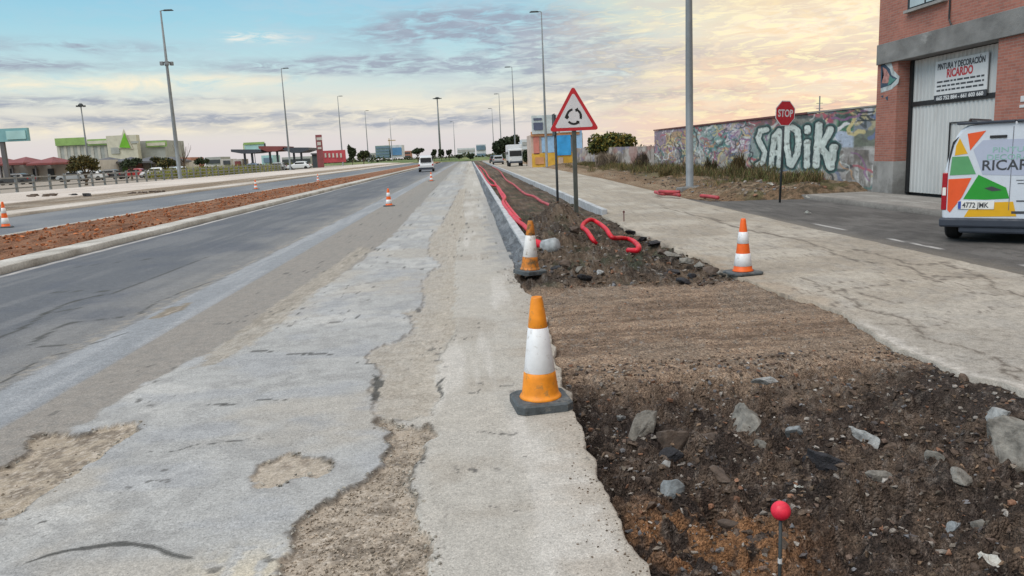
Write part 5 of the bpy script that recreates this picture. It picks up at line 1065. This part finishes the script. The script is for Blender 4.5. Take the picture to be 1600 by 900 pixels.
def tree(name, px0, px1, pyt, pyc, Y, z0, cols, label, n=900, leaf=None, seed=1, group=None, cat='tree', trunk=True, k=7, bush=False):
    xa, zt = WY(px0, pyt, Y); xb, _ = WY(px1, pyt, Y); zc = WY((px0+px1)/2, pyc, Y)[1]; xc = (xa+xb)/2; w_ = (xb-xa)/2; h = (zt-zc)/2
    r = empty(name, (xc, Y, z0), 0, label, cat, group); R = random.Random(seed); cl = [(0, 0, zc+h-z0, w_*.62, w_*.6, h*.75)]
    for i in range(k):
        a = i*6.283/k+R.uniform(-.3, .3); cl.append((math.cos(a)*w_*.6, math.sin(a)*w_*.5, zc-z0+h*(1+R.uniform(-.5, .45)), w_*R.uniform(.28, .42), w_*.35, h*R.uniform(.38, .6)))
    leaves('crown' if not bush else 'foliage', cl, n, leaf or w_*.075, cols, r, seed)
    bm = bmesh.new(); 
    tube(bm, [(0, 0, -.1), (R.uniform(-.05, .05)*w_, 0, (zc-z0)*.6), (0, 0, zc-z0+h)], [w_*.09, w_*.07, w_*.03], 7)
    for i in range(4):
        c = cl[1+i]; tube(bm, [(0, 0, (zc-z0)*.7), (c[0]*.5, c[1]*.5, (c[2]+(zc-z0)*.7)/2), (c[0], c[1], c[2])], [w_*.05, w_*.035, w_*.015], 5)
    obj('trunk' if not bush else 'stems', bm, MATS['bark'], r); return r
tree('round_tree', 100, 157, 242, 270, 72, .55, OLV, 'rounded olive-brown tree in front of the red roofs at the left', 2600, .10, 3, k=9)
tree('round_tree', 183, 222, 246, 262, 92, .55, DRK, 'dark tree under the grey canopy left of the arch', 900, .13, 5)
tree('round_tree', 232, 278, 244, 262, 95, .55, DRK+OLV, 'wide dark green tree right of the green-topped store front', 1400, .13, 7)
tree('round_tree', 301, 327, 245, 258, 120, .55, DRK, 'small dark tree just right of the leaning lamp post', 700, .15, 9)
tree('cypress', 541, 556, 226, 252, 200, .3, DRK, 'dark pointed cypress right of the red sign wall', 900, .3, 11)
tree('round_tree', 556, 578, 234, 250, 205, .3, DRK+GRN, 'dark bushy tree beside the cypress', 900, .3, 13)
for i, (a, b, t_, c_, Y, lab) in enumerate([(641, 663, 230, 242, 240, 'round clipped tree left above the white van on the road'), (673, 682, 232, 244, 242, 'small round tree right of the mast foot'), (684, 694, 232, 244, 244, 'small round tree second to the right of the mast foot'), (696, 706, 233, 243, 243, 'tiny round tree third to the right of the mast foot'), (711, 723, 242, 248, 230, 'low round bush left of the blue and white building'), (728, 742, 240, 249, 226, 'low dark bush near the far end of the kerb')]):
    tree('round_tree', a, b, t_, c_, Y, .6, DRK, lab, 700, .28, 20+i, 'round trees at the roundabout')
tree('broad_tree', 766, 816, 211, 241, 150, 0, DRK, 'broad dark tree mass behind the lamps on the right side', 4200, .28, 31, k=9)
tree('green_bush', 911, 997, 204, 250, 66, 0, YEL+GRN, 'yellow-green bushy tree showing above the low wall', 5200, .13, 33, k=9)
tree('roadside_shrub', 815, 829, 232, 254, 100, 0, DRK, 'dark shrub left of the mural building', 900, .14, 35)
# bare tree
def bare_tree(px, pyt, Y, label, seed):
    x, zt = WY(px, pyt, Y); r = empty('bare_tree', (x, Y, .5), 0, label, 'tree'); R = random.Random(seed); bm = bmesh.new(); h = zt-.5
    tube(bm, [(0, 0, 0), (0, 0, h*.45)], [.14, .10], 6)
    for i in range(14):
        a = R.uniform(0, 6.28); q = R.uniform(.35, .75); tube(bm, [(0, 0, h*.40), (math.cos(a)*h*.15, math.sin(a)*h*.15, h*.62), (math.cos(a)*h*.26*q*1.5, math.sin(a)*.26*h, h*(.78+.22*R.random()))], [.05, .03, .012], 4)
    obj('trunk', bm, MATS['bark'], r)
bare_tree(283, 222, 110, 'leafless tree behind the leaning lamp post', 3)
# weeds along the wall
def weeds():
    rg = np.random.default_rng(5); n = 260; cl = []
    for i in range(n):
        y = 24+50*rg.random()**1.3; x = 11.35-abs(rg.normal(0, .85))-(.4 if rg.random() < .3 else 0); h = .10+.30*rg.random()**1.8*(1.0 if 27 < y < 52 else .6); cl.append((x, y, float(verge_z(np.array([x]), np.array([y]))[0])+h*.5, .35, .6, h))
    o = leaves('dry_weeds', cl, 30000, .034, [(.17, .11, .05), (.10, .07, .035), (.25, .18, .09), (.06, .05, .028), (.08, .085, .03), (.09, .11, .035), (.12, .12, .05)], None, 3, blade=True); tag(o, 'dry brown weeds along the foot of the graffiti wall', 'weeds', kind='stuff')
weeds()
def shrub(px0, px1, py0, py1, Y, cols, label, seed, n=1800, blade=False, leaf=.04, grp='green shrubs by the graffiti wall'):
    xa, zt = WY(px0, py0, Y); xb, zb = WY(px1, py1, Y); xc = (xa+xb)/2; w_ = (xb-xa)/2; h = (zt-zb)/2; r = empty('weed_shrub', (xc, Y, zb), 0, label, 'shrub', grp); R = random.Random(seed)
    cl = [(R.uniform(-.6, .6)*w_, R.uniform(-.5, .5)*w_, h*R.uniform(.4, 1.2), w_*.4, w_*.4, h*.7) for _ in range(8)]; leaves('foliage', cl, n, leaf, cols, r, seed, blade=blade)
    bm = bmesh.new(); 
    for c in cl: tube(bm, [(c[0]*.3, c[1]*.3, 0), (c[0], c[1], c[2])], [.015, .006], 4)
    obj('stems', bm, MATS['bark'], r)
GR2 = [(.07, .12, .025), (.10, .16, .04), (.05, .085, .02), (.14, .17, .05)]
shrub(1160, 1185, 274, 296, 27, GR2, 'bright green shrub left of the STOP sign pole', 3); shrub(1186, 1216, 274, 292, 26.2, GR2, 'green shrub touching the STOP sign pole', 4, 1400); shrub(1248, 1290, 284, 306, 23.6, GR2, 'wide green shrub by the pavement corner, right of the STOP sign', 5, 3000); shrub(1222, 1246, 283, 300, 24.6, OLV+GR2, 'olive shrub just right of the STOP sign pole', 6, 1200)
shrub(1140, 1172, 240, 284, 31, [(.09, .065, .03), (.13, .09, .04), (.06, .05, .025)], 'tall brown withered bush between the lamp post and the pale letters', 7, 1800, True, .05, 'withered bushes by the wall'); shrub(1098, 1120, 246, 280, 35, [(.08, .06, .03), (.12, .09, .045), (.07, .07, .03)], 'dark withered bush right of the thick lamp post', 8, 1400, True, .05, 'withered bushes by the wall')
shrub(985, 1015, 235, 268, 46, [(.09, .065, .045), (.14, .11, .08), (.06, .05, .035)], 'dark twiggy bush at the step between the two walls', 9, 1600, True, .06, 'withered bushes by the wall'); shrub(925, 965, 238, 266, 60, [(.20, .16, .12), (.13, .10, .075), (.25, .2, .15)], 'pale dry thicket in front of the low wall', 10, 2200, True, .07, 'withered bushes by the wall')
shrub(1030, 1062, 262, 292, 36, [(.12, .09, .04), (.16, .12, .05), (.07, .07, .03)], 'low brown thicket left of the thick lamp post', 11, 1600, True, .05, 'withered bushes by the wall')
# stones and rubble on the verge
def reg_v(rg, n): Y = 22.3+26*rg.random(n)**1.5; return svR(Y)+.5+3.2*rg.random(n), Y
gravel('verge_rubble', 1500, reg_v, .01, .09, lambda rg, n: cf(rg, n)*1.3, 'small rubble scattered on the dirt verge', verge_z, 11)
# bark pieces on the left median
def reg_b(rg, n): return -12.2+3.4*rg.random(n), 10+60*rg.random(n)**1.6
gravel('bark_chips', 5000, reg_b, .012, .07, lambda rg, n: np.array([[.36, .13, .055]])*(.35+1.0*rg.random((n, 1))), 'loose orange-brown bark chips on the median bed', lambda X, Y: .12+.09*np.sin(np.clip((X+12.3)/3.5, 0, 1)*math.pi), 13)
# rubble heaps on the left strip
for i, (px, py, w_, lab) in enumerate([(60, 311, 1.4, 'dark broken rubble heap nearest the left edge'), (128, 307, 1.1, 'flat dark rubble patch left of the leaning lamp post'), (222, 301, 1.0, 'small rubble heap between flat patch and leaning lamp post'), (246, 299, .8, 'small dark heap closest to the leaning lamp post')]):
    z = .35; x, y = G(px, py, z); z = float(tz(x))+.07; R = random.Random(i); bm = bmesh.new()
    for k in range(9):
        vs0 = len(bm.verts); b2 = bmesh.new(); rockmesh(b2, .18*w_, .14*w_, .12*w_, i*20+k, 10); me_ = bpy.data.meshes.new('t'); b2.to_mesh(me_); b2.free(); me_.transform(Matrix.Translation((R.uniform(-.7, .7)*w_, R.uniform(-.5, .5)*w_, R.uniform(0, .05)))); bm.from_mesh(me_); bpy.data.meshes.remove(me_)
    o = obj('rubble_heap', bm, mw if i != 1 else md); o.location = (x, y, z); tag(o, lab, 'rubble', 'rubble heaps on the far strip'); o['kind'] = 'stuff'
# ================================================================== far side: shops, canopies, signs, parked cars
for n, c in dict(panel_grey=(.36, .38, .38), stripe_green=(.26, .42, .14), portico_cream=(.56, .55, .47), logo_green=(.16, .45, .03), roof_red=(.20, .055, .055), roof_grey=(.10, .10, .11), shop_white=(.50, .49, .46), shop_dark=(.05, .06, .07), tower_red=(.24, .07, .08), sign_red_far=(.42, .06, .08), teal_sign=(.18, .38, .42), teal_pale=(.35, .58, .60), block_teal=(.20, .30, .30), block_blue=(.08, .22, .42), block_white=(.55, .60, .64), glass_far=(.14, .22, .30), ochre=(.45, .33, .14), brickish=(.42, .20, .15)).items(): M(n, c, .7, var=.10, scale=.6)  # far-left greens and reds muted, thin haze put into the colour
def part(root, name, Y, x0, y0, x1, y1, m, d=.0, th=.3, par=None):
    a, b = WY(x0, y0, Y), WY(x1, y1, Y); bm = bmesh.new(); box(bm, min(a[0], b[0]), max(a[0], b[0]), Y-d-(th if th > 0 else 0), Y-d+(-th if th < 0 else 0), min(a[1], b[1]), max(a[1], b[1])); o = obj(name, bm, MATS[m], par or root)
    o.matrix_parent_inverse = Matrix.Translation(-root.location) if par is None else Matrix.Translation(-root.location).inverted() @ Matrix.Translation(-root.location)
    return o
def far_root(name, px, Y, label, cat, group=None, z=.5): x, _ = WY(px, 260, Y); return empty(name, (x, Y, z), 0, label, cat, group)
# big store with green stripe
r = far_root('superstore', 176, 300, 'long grey superstore with green roof stripe and cream entrance block bearing a green triangle', 'building'); Y = 300
part(r, 'wall', Y, 88, 226, 263, 275, 'panel_grey', 0, -20); part(r, 'roof_stripe', Y, 87, 216.5, 137, 226, 'stripe_green', .4, .5)
part(r, 'roof_stripe', Y, 137.5, 218, 174, 226, 'stripe_green', .4, .5); part(r, 'roof_stripe', Y, 229, 221, 262, 229, 'stripe_green', .4, .5); part(r, 'stripe_panel', Y, 139, 220.5, 173, 224, 'portico_cream', .95, .2); part(r, 'stripe_panel', Y, 231, 223.5, 260, 227, 'portico_cream', .95, .2)
part(r, 'entrance_block', Y, 175, 213, 229, 275, 'portico_cream', 2, 3)
def tri_at(root, pts, Y, m, name, d): 
    P = [WY(a, b, Y) for a, b in pts]; q = poly(name, [(x, z) for x, z in P], MATS[m], root, frame((0, Y-d, 0), (1, 0, 0), (0, 0, 1)), .15); q.matrix_parent_inverse = Matrix.Translation(-root.location)
tri_at(r, [(203, 202), (217.5, 233), (194, 232)], Y, 'portico_cream', 'logo_backing', 5.2); tri_at(r, [(204.5, 208), (214, 231.5), (197, 230.5)], Y, 'logo_green', 'logo', 5.6)
for i in range(8): x = 93+i*10.5; part(r, 'wall_rib', Y, x, 228, x+.4, 262, 'shop_white', .02, .15)
part(r, 'wall_sign', Y, 183, 231, 197, 240, 'panel_grey', 5.1, .2); part(r, 'wall_sign', Y, 214, 221, 226, 224, 'panel_grey', 5.1, .2)
# red roofed shop row
r = far_root('red_roof_shops', 52, 150, 'low white shop row with three red peaked canopy roofs at the left edge', 'building'); Y = 150
part(r, 'wall', Y, -40, 258, 148, 286, 'shop_white', -3, -8)
for x0, x1 in ((-1, 9), (38, 48), (62, 74), (110, 118)): w_ = part(r, 'window', Y, x0, 264, x1, 280, 'shop_dark', -2.8, .15)
def peaked(root, x0, x1, yt, ye, Y, m, name='canopy_roof', dep=5, th=.35):
    a = WY(x0, ye, Y); b = WY(x1, ye, Y); t_ = WY((x0+x1)/2, yt, Y); bm = bmesh.new(); z = (a[1]+b[1])/2
    base_ = [bm.verts.new(p) for p in [(a[0], Y-dep, z), (b[0], Y-dep, z), (b[0], Y+dep, z), (a[0], Y+dep, z)]]; lo = [bm.verts.new(v.co-Vector((0, 0, th))) for v in base_]; top = bm.verts.new((t_[0], Y, t_[1]))
    for i in range(4): j = (i+1) % 4; bm.faces.new((base_[i], base_[j], top)); bm.faces.new((lo[i], lo[j], base_[j], base_[i]))
    bm.faces.new(lo[::-1]); o = obj(name, bm, MATS[m], root); o.matrix_parent_inverse = Matrix.Translation(-root.location)
for x0, x1 in ((-22, 17), (21, 60), (64, 103)): peaked(r, x0, x1, 245.0, 254.5, Y, 'roof_red')
for x in (-1, 22, 40, 75): part(r, 'column', Y, x, 255, x+3, 286, 'roof_grey', 4, .4)
r = far_root('grey_roof_shops', 215, 165, 'low pale shop row with dark grey arched canopy roofs behind dark trees', 'building'); Y = 165
part(r, 'wall', Y, 152, 257, 285, 282, 'shop_white', -3, -8); part(r, 'painted_wall_panel', Y, 182, 258, 193, 274, 'stripe_green', -2.7, .2); part(r, 'painted_wall_panel', Y, 203, 255, 216, 272, 'brickish', -2.7, .2); part(r, 'painted_wall_panel', Y, 226, 254, 232, 270, 'stripe_green', -2.7, .2)
for x0, x1 in ((153, 189), (189, 221), (221, 250), (250, 286)): peaked(r, x0, x1, 245.5-(x0-150)*.01, 252.5-(x0-150)*.01, Y, 'roof_grey')
for x in (158, 187, 219, 250, 281): part(r, 'column', Y, x, 254, x+2, 280, 'roof_grey', 4, .4)
# filling station canopies
M('canopy_dark', (.05, .06, .08), .6)
def tee(px0, px1, yt, yb, m, label, Y=150):
    r = far_root('station_canopy', (px0+px1)/2, Y, label, 'canopy', 'filling-station canopies'); I = Matrix.Translation(-r.location)
    a = WY(px0, yt, Y); b = WY(px1, yt, Y); zc = WY((px0+px1)/2, yb, Y)[1]; xm = (a[0]+b[0])/2; bm = bmesh.new(); P = []
    for yy in (Y-4, Y+4): P.append([bm.verts.new(p) for p in [(a[0], yy, a[1]), (xm-.8, yy, zc-.1), (xm+.8, yy, zc-.1), (b[0], yy, b[1]), (b[0], yy, b[1]+.45), (a[0], yy, a[1]+.45)]])
    for i in range(6): j = (i+1) % 6; bm.faces.new((P[0][i], P[0][j], P[1][j], P[1][i]))
    bm.faces.new(P[0][::-1]); bm.faces.new(P[1]); bmesh.ops.recalc_face_normals(bm, faces=bm.faces[:]); o = obj('roof', bm, MATS[m], r); o.matrix_parent_inverse = I
    for dx in (-.75, .6):
        for yy in (Y-2.5,): bm = bmesh.new(); box(bm, xm+dx-.17, xm+dx+.17, yy-.17, yy+.17, .4, zc); o = obj('column', bm, MATS['canopy_dark'], r); o.matrix_parent_inverse = I
tee(371, 417, 237.5, 239, 'canopy_dark', 'dark flat-topped station canopy on two legs, left of the red one'); tee(413, 452, 232.5, 236, 'roof_red', 'dark red station canopy between the two dark ones'); tee(450, 489, 234.5, 238, 'canopy_dark', 'dark station canopy just left of the red sign tower')
r = far_root('roof_signboard', 399, 170, 'pale green-edged signboard above the left dark station canopy', 'sign'); part(r, 'panel', 170, 382, 224, 415, 237, 'teal_pale', 0, .3); part(r, 'green_edge', 170, 381, 223, 414, 225, 'stripe_green', .35, .1); part(r, 'green_edge', 170, 380.5, 225.3, 383, 237, 'stripe_green', .35, .1); part(r, 'end_block', 170, 413, 224, 417, 238, 'shop_dark', .35, .1); part(r, 'post', 170, 398, 237, 400, 262, 'shop_dark', 0, .3)
r = far_root('station_shop', 415, 165, 'low pale blue shop behind the filling-station canopies', 'building'); part(r, 'wall', 165, 400, 243, 421, 262, 'teal_pale', -4, -6); part(r, 'window', 165, 404, 247, 418, 254, 'glass_far', -3.9, .1)
r = far_root('sign_tower', 500, 160, 'dark red sign tower with pale blotches rising beside the red sign wall', 'sign tower'); part(r, 'tower', 160, 494, 211, 507, 262, 'tower_red', 0, 1)
for a in [(496, 215, 505, 219), (497, 222, 503, 227), (498, 230, 504, 233)]: part(r, 'pale_emblem', 160, *a, 'shop_white', 1.02, .1)
r = far_root('red_sign_wall', 520, 165, 'long low red wall sign with white block shapes beside the sign tower', 'sign'); part(r, 'panel', 165, 497, 236, 541, 253, 'sign_red_far', 0, .6)
for i, x in enumerate((499, 508, 514, 520, 526, 532)): part(r, 'white_mark', 165, x, 239.5, x+(6 if i == 0 else 3.2), 246, 'shop_white' if i else 'tower_red', .62, .1)
r = far_root('dark_kiosk', 491, 170, 'small dark flat-roofed kiosk left of the sign tower', 'building'); part(r, 'wall', 170, 487, 241, 496, 262, 'shop_dark', 0, -4); part(r, 'roof', 170, 486, 239.5, 497, 241, 'roof_grey', .5, -5)
# teal sign at left
r = far_root('teal_sign', 26, 100, 'teal rectangular sign on posts behind the leftmost lamp post', 'sign'); part(r, 'panel', 100, -22, 202.5, 48, 220, 'teal_sign', 0, .5); part(r, 'pale_panel', 100, 13, 205, 45, 217, 'teal_pale', .52, .1)
part(r, 'post', 100, -12, 220, -9, 280, 'roof_grey', 0, .4); part(r, 'post', 100, 8, 220, 11, 280, 'roof_grey', 0, .4)
r = far_root('red_kiosk', 372, 150, 'small red and white kiosk beyond the yellow grass', 'building'); part(r, 'wall', 150, 364, 249, 380, 264, 'shop_white', 0, -4); part(r, 'door', 150, 367, 252, 377, 263, 'roof_red', .05, .2)
r = far_root('white_kiosk', 352, 155, 'small white and dark kiosk between the small tree and red kiosk', 'building'); part(r, 'wall', 155, 344, 249, 362, 264, 'shop_white', 0, -4); part(r, 'window', 155, 349, 251, 360, 257, 'shop_dark', .05, .2)
# blocks on the horizon
def block(px0, py0, px1, py1, Y, m, label, stripes=3, wm='glass_far', extra=None):
    r = far_root('far_block', (px0+px1)/2, Y, label, 'building', None, .2); part(r, 'wall', Y, px0, py0, px1, py1, m, 0, -12)
    n = max(2, int((px1-px0)/4))
    for k in range(stripes):
        ya = py0+(k+.35)*(py1-py0)/stripes; part(r, 'window_band', Y, px0+1, ya, px1-1, ya+(py1-py0)/stripes*.4, wm, .05, .15)
    if extra: part(r, 'facade_panel', Y, *extra, .25, .2)
block(586, 228, 609, 247, 320, 'block_teal', 'grey-green block of four storeys on the horizon', 4); block(610, 227, 629, 246, 318, 'block_white', 'white block with a blue front beside the grey-green one', 1, 'block_blue', (611, 231, 628, 242, 'block_blue'))
block(744, 226, 760, 247, 330, 'block_white', 'white building with dark blue glass at the far end of the road', 2, 'glass_far', (744, 227.5, 758, 234, 'glass_far')); block(714, 232, 743, 245, 420, 'block_white', 'long low white building behind the roundabout lawn', 2, 'panel_grey')
block(815, 218, 831, 240, 190, 'block_white', 'pale block rising behind the white truck and shrub', 2, 'panel_grey'); block(560, 240, 586, 248, 380, 'panel_grey', 'low grey shed behind the cypress on the horizon', 1, 'shop_dark'); block(440, 246, 486, 256, 260, 'panel_grey', 'low grey shed behind the right station canopies', 1, 'shop_dark')
block(266, 247, 300, 262, 260, 'brickish', 'low brownish shed behind the leaning lamp post foot', 1, 'shop_dark'); block(630, 236, 642, 247, 420, 'brickish', 'tiny pinkish block left of the clipped round tree', 2, 'shop_dark'); block(320, 246, 346, 258, 300, 'panel_grey', 'low pale grey shed right of the small dark tree', 1, 'shop_dark')
# aerial mast behind the wall
x, z = WY(1281, 150, 60); bm = bmesh.new(); tube(bm, [(0, 0, 0), (0, 0, z)], .05, 6); 
for k in (.55, .95, 1.35): box(bm, -.25, .25, -.02, .02, z-k-.02, z-k+.02)
o = obj('aerial', bm, MATS['lamp_grey']); o.location = (x, 60, 0); tag(o, 'thin aerial standing up behind the graffiti wall right of the STOP sign', 'aerial')
r = far_root('crane', 609, 400, 'tiny yellow crane over the grey-green block', 'crane', None, .2); part(r, 'mast', 400, 608.3, 216, 609.3, 246, 'ochre', 0, .3); part(r, 'jib', 400, 606, 219, 618, 219.8, 'ochre', 0, .3)
# ---- cars
def car(col, van_=False):
    r = empty('parked_car'); bm = bmesh.new(); W_, L_ = 1.75, 4.2
    st = [(0, .35, .75), (.08, .28, .90), (.5, .25, .95), (.9, .25, 1.40 if not van_ else 1.75), (1.3, .25, 1.46 if not van_ else 1.85), (2.4, .25, 1.45 if not van_ else 1.85), (3.1, .25, .98 if not van_ else 1.2), (4.0, .28, .82), (4.18, .4, .62)]
    rg_ = []
    for y, zb, zt in st:
        ins = .22 if zt > 1.2 else .06; P = [(.06, zb), (0, zb+.15), (.02, min(.85, zt-.05)), (ins, zt-.04), (ins+.1, zt)]; rg_.append([bm.verts.new((a, y, z)) for a, z in P]+[bm.verts.new((W_-a, y, z)) for a, z in P[::-1]])
    for a, b in zip(rg_, rg_[1:]):
        for i in range(len(a)): j = (i+1) % len(a); bm.faces.new((a[i], b[i], b[j], a[j]))
    bm.faces.new(rg_[0]); bm.faces.new(rg_[-1][::-1]); bmesh.ops.translate(bm, vec=(-W_/2, -L_/2, 0), verts=bm.verts); bmesh.ops.recalc_face_normals(bm, faces=bm.faces[:]); obj('body', bm, col, r)
    zt = 1.36 if not van_ else 1.7
    for s in (-1, 1): bm = bmesh.new(); box(bm, s*.76-.04, s*.76+.04, -1.05, .55, .95, zt-.08); obj('side_window', bm, MATS['dark_metal'], r)
    bm = bmesh.new(); box(bm, -.62, .62, -1.78 if not van_ else -1.66, -1.3, 1.0 if not van_ else 1.1, zt-.1); obj('rear_window', bm, MATS['dark_metal'], r)
    bm = bmesh.new(); box(bm, -.85, .85, -2.12, -1.9, .3, .52, .03); obj('bumper', bm, MATS['van_bumper'], r)
    for s in (-1, 1): bm = bmesh.new(); box(bm, s*.78-.08, s*.78+.08, -2.11, -2.0, .68, .9); obj('tail_light', bm, MATS['tail_red'], r)
    for s in (-1, 1):
        for y in (-1.35, 1.3): bm = bmesh.new(); lathe(bm, [(.18, 0), (.3, .0), (.32, .04), (.32, .16), (.3, .2)], 16); bmesh.ops.rotate(bm, matrix=Matrix.Rotation(math.pi/2, 3, 'Y'), verts=bm.verts); bmesh.ops.translate(bm, vec=(s*.78-.1, y, .32), verts=bm.verts); obj('wheel', bm, MATS['tyre_rubber'], r)
    return r
cm = {k: M('car_'+k, v, .3, coat=.4, var=.03) for k, v in dict(white=(.62, .65, .68), silver=(.32, .34, .36), black=(.03, .03, .035), red=(.35, .03, .03), blue=(.06, .12, .25)).items()}
protos = {k: None for k in cm}
def place(k, px, py, z, rz, label, grp, van_=False, Y=None):
    global protos
    key = k+('v' if van_ else '')
    if protos.get(key) is None: r = car(cm[k], van_); protos[key] = r
    else: r = copy_tree(protos[key])
    x, y = G(px, py, z) if Y is None else (WY(px, py, Y)[0], Y); r.location = (x, y, z); r.rotation_euler.z = rz; tag(r, label, 'van' if van_ else 'car', grp); r.name = 'parked_car' if not van_ else 'white_van'; return r
g_ = 'cars parked behind the railing'
for k, px, Y, rz, lab in [('silver', 113, 112, 1.5, 'silver car under the rounded olive tree'), ('white', 140, 114, 1.6, 'white car right of the rounded olive tree trunk'), ('black', 22, 104, 1.5, 'dark car behind the railing at the far left'), ('red', 208, 120, 1.6, 'dull red car behind the railing between two dark trees'), ('white', 243, 116, 1.4, 'white car behind the railing left of the group near the lamp post'), ('silver', 262, 120, 1.8, 'silver car in the middle of the group near the leaning lamp post'), ('white', 280, 118, .6, 'white car closest to the leaning lamp post'), ('black', 168, 116, 1.5, 'black car behind the railing under the grey canopies'),
                          ('blue', 392, 140, 1.5, 'blue car beneath the left dark station canopy'), ('silver', 432, 142, 1.5, 'silver car beneath the red station canopy'), ('white', 468, 140, 1.5, 'white car beneath the right dark station canopy')]:
    place(k, px, 262, .5, rz, lab, g_ if px < 300 else 'cars at the filling station', Y=Y)
v = place('white', 667, 268, .01, 0.02, 'white van driving away on the dark lane towards the roundabout', None, True); v.name = 'moving_van'
for k, px, Y, lab in [('silver', 778, 128, 'silver car parked far along the right-hand road'), ('black', 772, 150, 'dark car farthest along the right-hand road')]:
    place(k, px, 250, .02, 0, lab, 'cars parked on the right-hand road', Y=Y)
# white truck
Y = 100; x = WY(806, 250, Y)[0]; r = empty('white_truck', (x, Y, .05), 0, 'white box truck with mirrors facing the camera on the right-hand road', 'truck')
bm = bmesh.new(); box(bm, -.95, .95, 1.6, 6.5, .7, 2.75, .05); obj('cargo_box', bm, cm['white'], r)
bm = bmesh.new(); box(bm, -.9, .9, 0, 1.55, .4, 2.2, .12); obj('cab', bm, cm['white'], r)
bm = bmesh.new(); box(bm, -.78, .78, -.03, .05, 1.25, 1.95, .02); obj('windscreen', bm, MATS['dark_metal'], r); bm = bmesh.new(); box(bm, -.85, .85, -.06, .1, .38, .62, .02); obj('bumper', bm, MATS['van_bumper'], r)
for s in (-1, 1):
    bm = bmesh.new(); box(bm, s*.7-.13, s*.7+.13, -.04, .05, .75, .95, .02); obj('headlight', bm, MATS['plate_white'], r); bm = bmesh.new(); box(bm, s*1.08-.09, s*1.08+.09, .1, .2, 1.5, 1.85, .02); obj('mirror', bm, MATS['dark_metal'], r)
    for y in (.7, 4.8): bm = bmesh.new(); lathe(bm, [(.2, 0), (.38, 0), (.4, .05), (.4, .22), (.38, .26)], 16); bmesh.ops.rotate(bm, matrix=Matrix.Rotation(math.pi/2, 3, 'Y'), verts=bm.verts); bmesh.ops.translate(bm, vec=(s*.78-.13, y, .35), verts=bm.verts); obj('wheel', bm, MATS['tyre_rubber'], r)
# yellowish hedge strip beyond the railing, low planting on the horizon
rg = np.random.default_rng(8); cl = [(-33-6*rg.random(), 92+75*rg.random(), .9, .8, 1.5, .55) for _ in range(120)]
o = leaves('yellow_grass', cl, 9000, .14, [(.30, .28, .06), (.20, .22, .07), (.14, .17, .05)], None, 21, blade=True); tag(o, 'yellow-green grass band beyond the railing, right of the leaning lamp post', 'grass', kind='stuff')
rg = np.random.default_rng(9); cl = []
for _ in range(260):
    y = 250+200*rg.random(); cl.append((-.95*y+y*1.0*rg.random(), y, .8, 3.5, 3, 1.0+1.3*rg.random()))
o = leaves('distant_trees', cl, 16000, .5, DRK+[(.10, .11, .06), (.08, .09, .05)], None, 22); tag(o, 'far belt of low trees and hedges along the horizon', 'far trees', kind='stuff')
rg = np.random.default_rng(10); cl = []
for _ in range(120):
    y = 170+230*rg.random(); cl.append((8+.22*y*rg.random(), y, .8, 3.0, 3, .8+1.0*rg.random()))
o = leaves('roadside_scrub', cl, 7000, .4, DRK+[(.10, .09, .06)], None, 23); tag(o, 'far scrub along the right side before the horizon', 'scrub', kind='stuff')
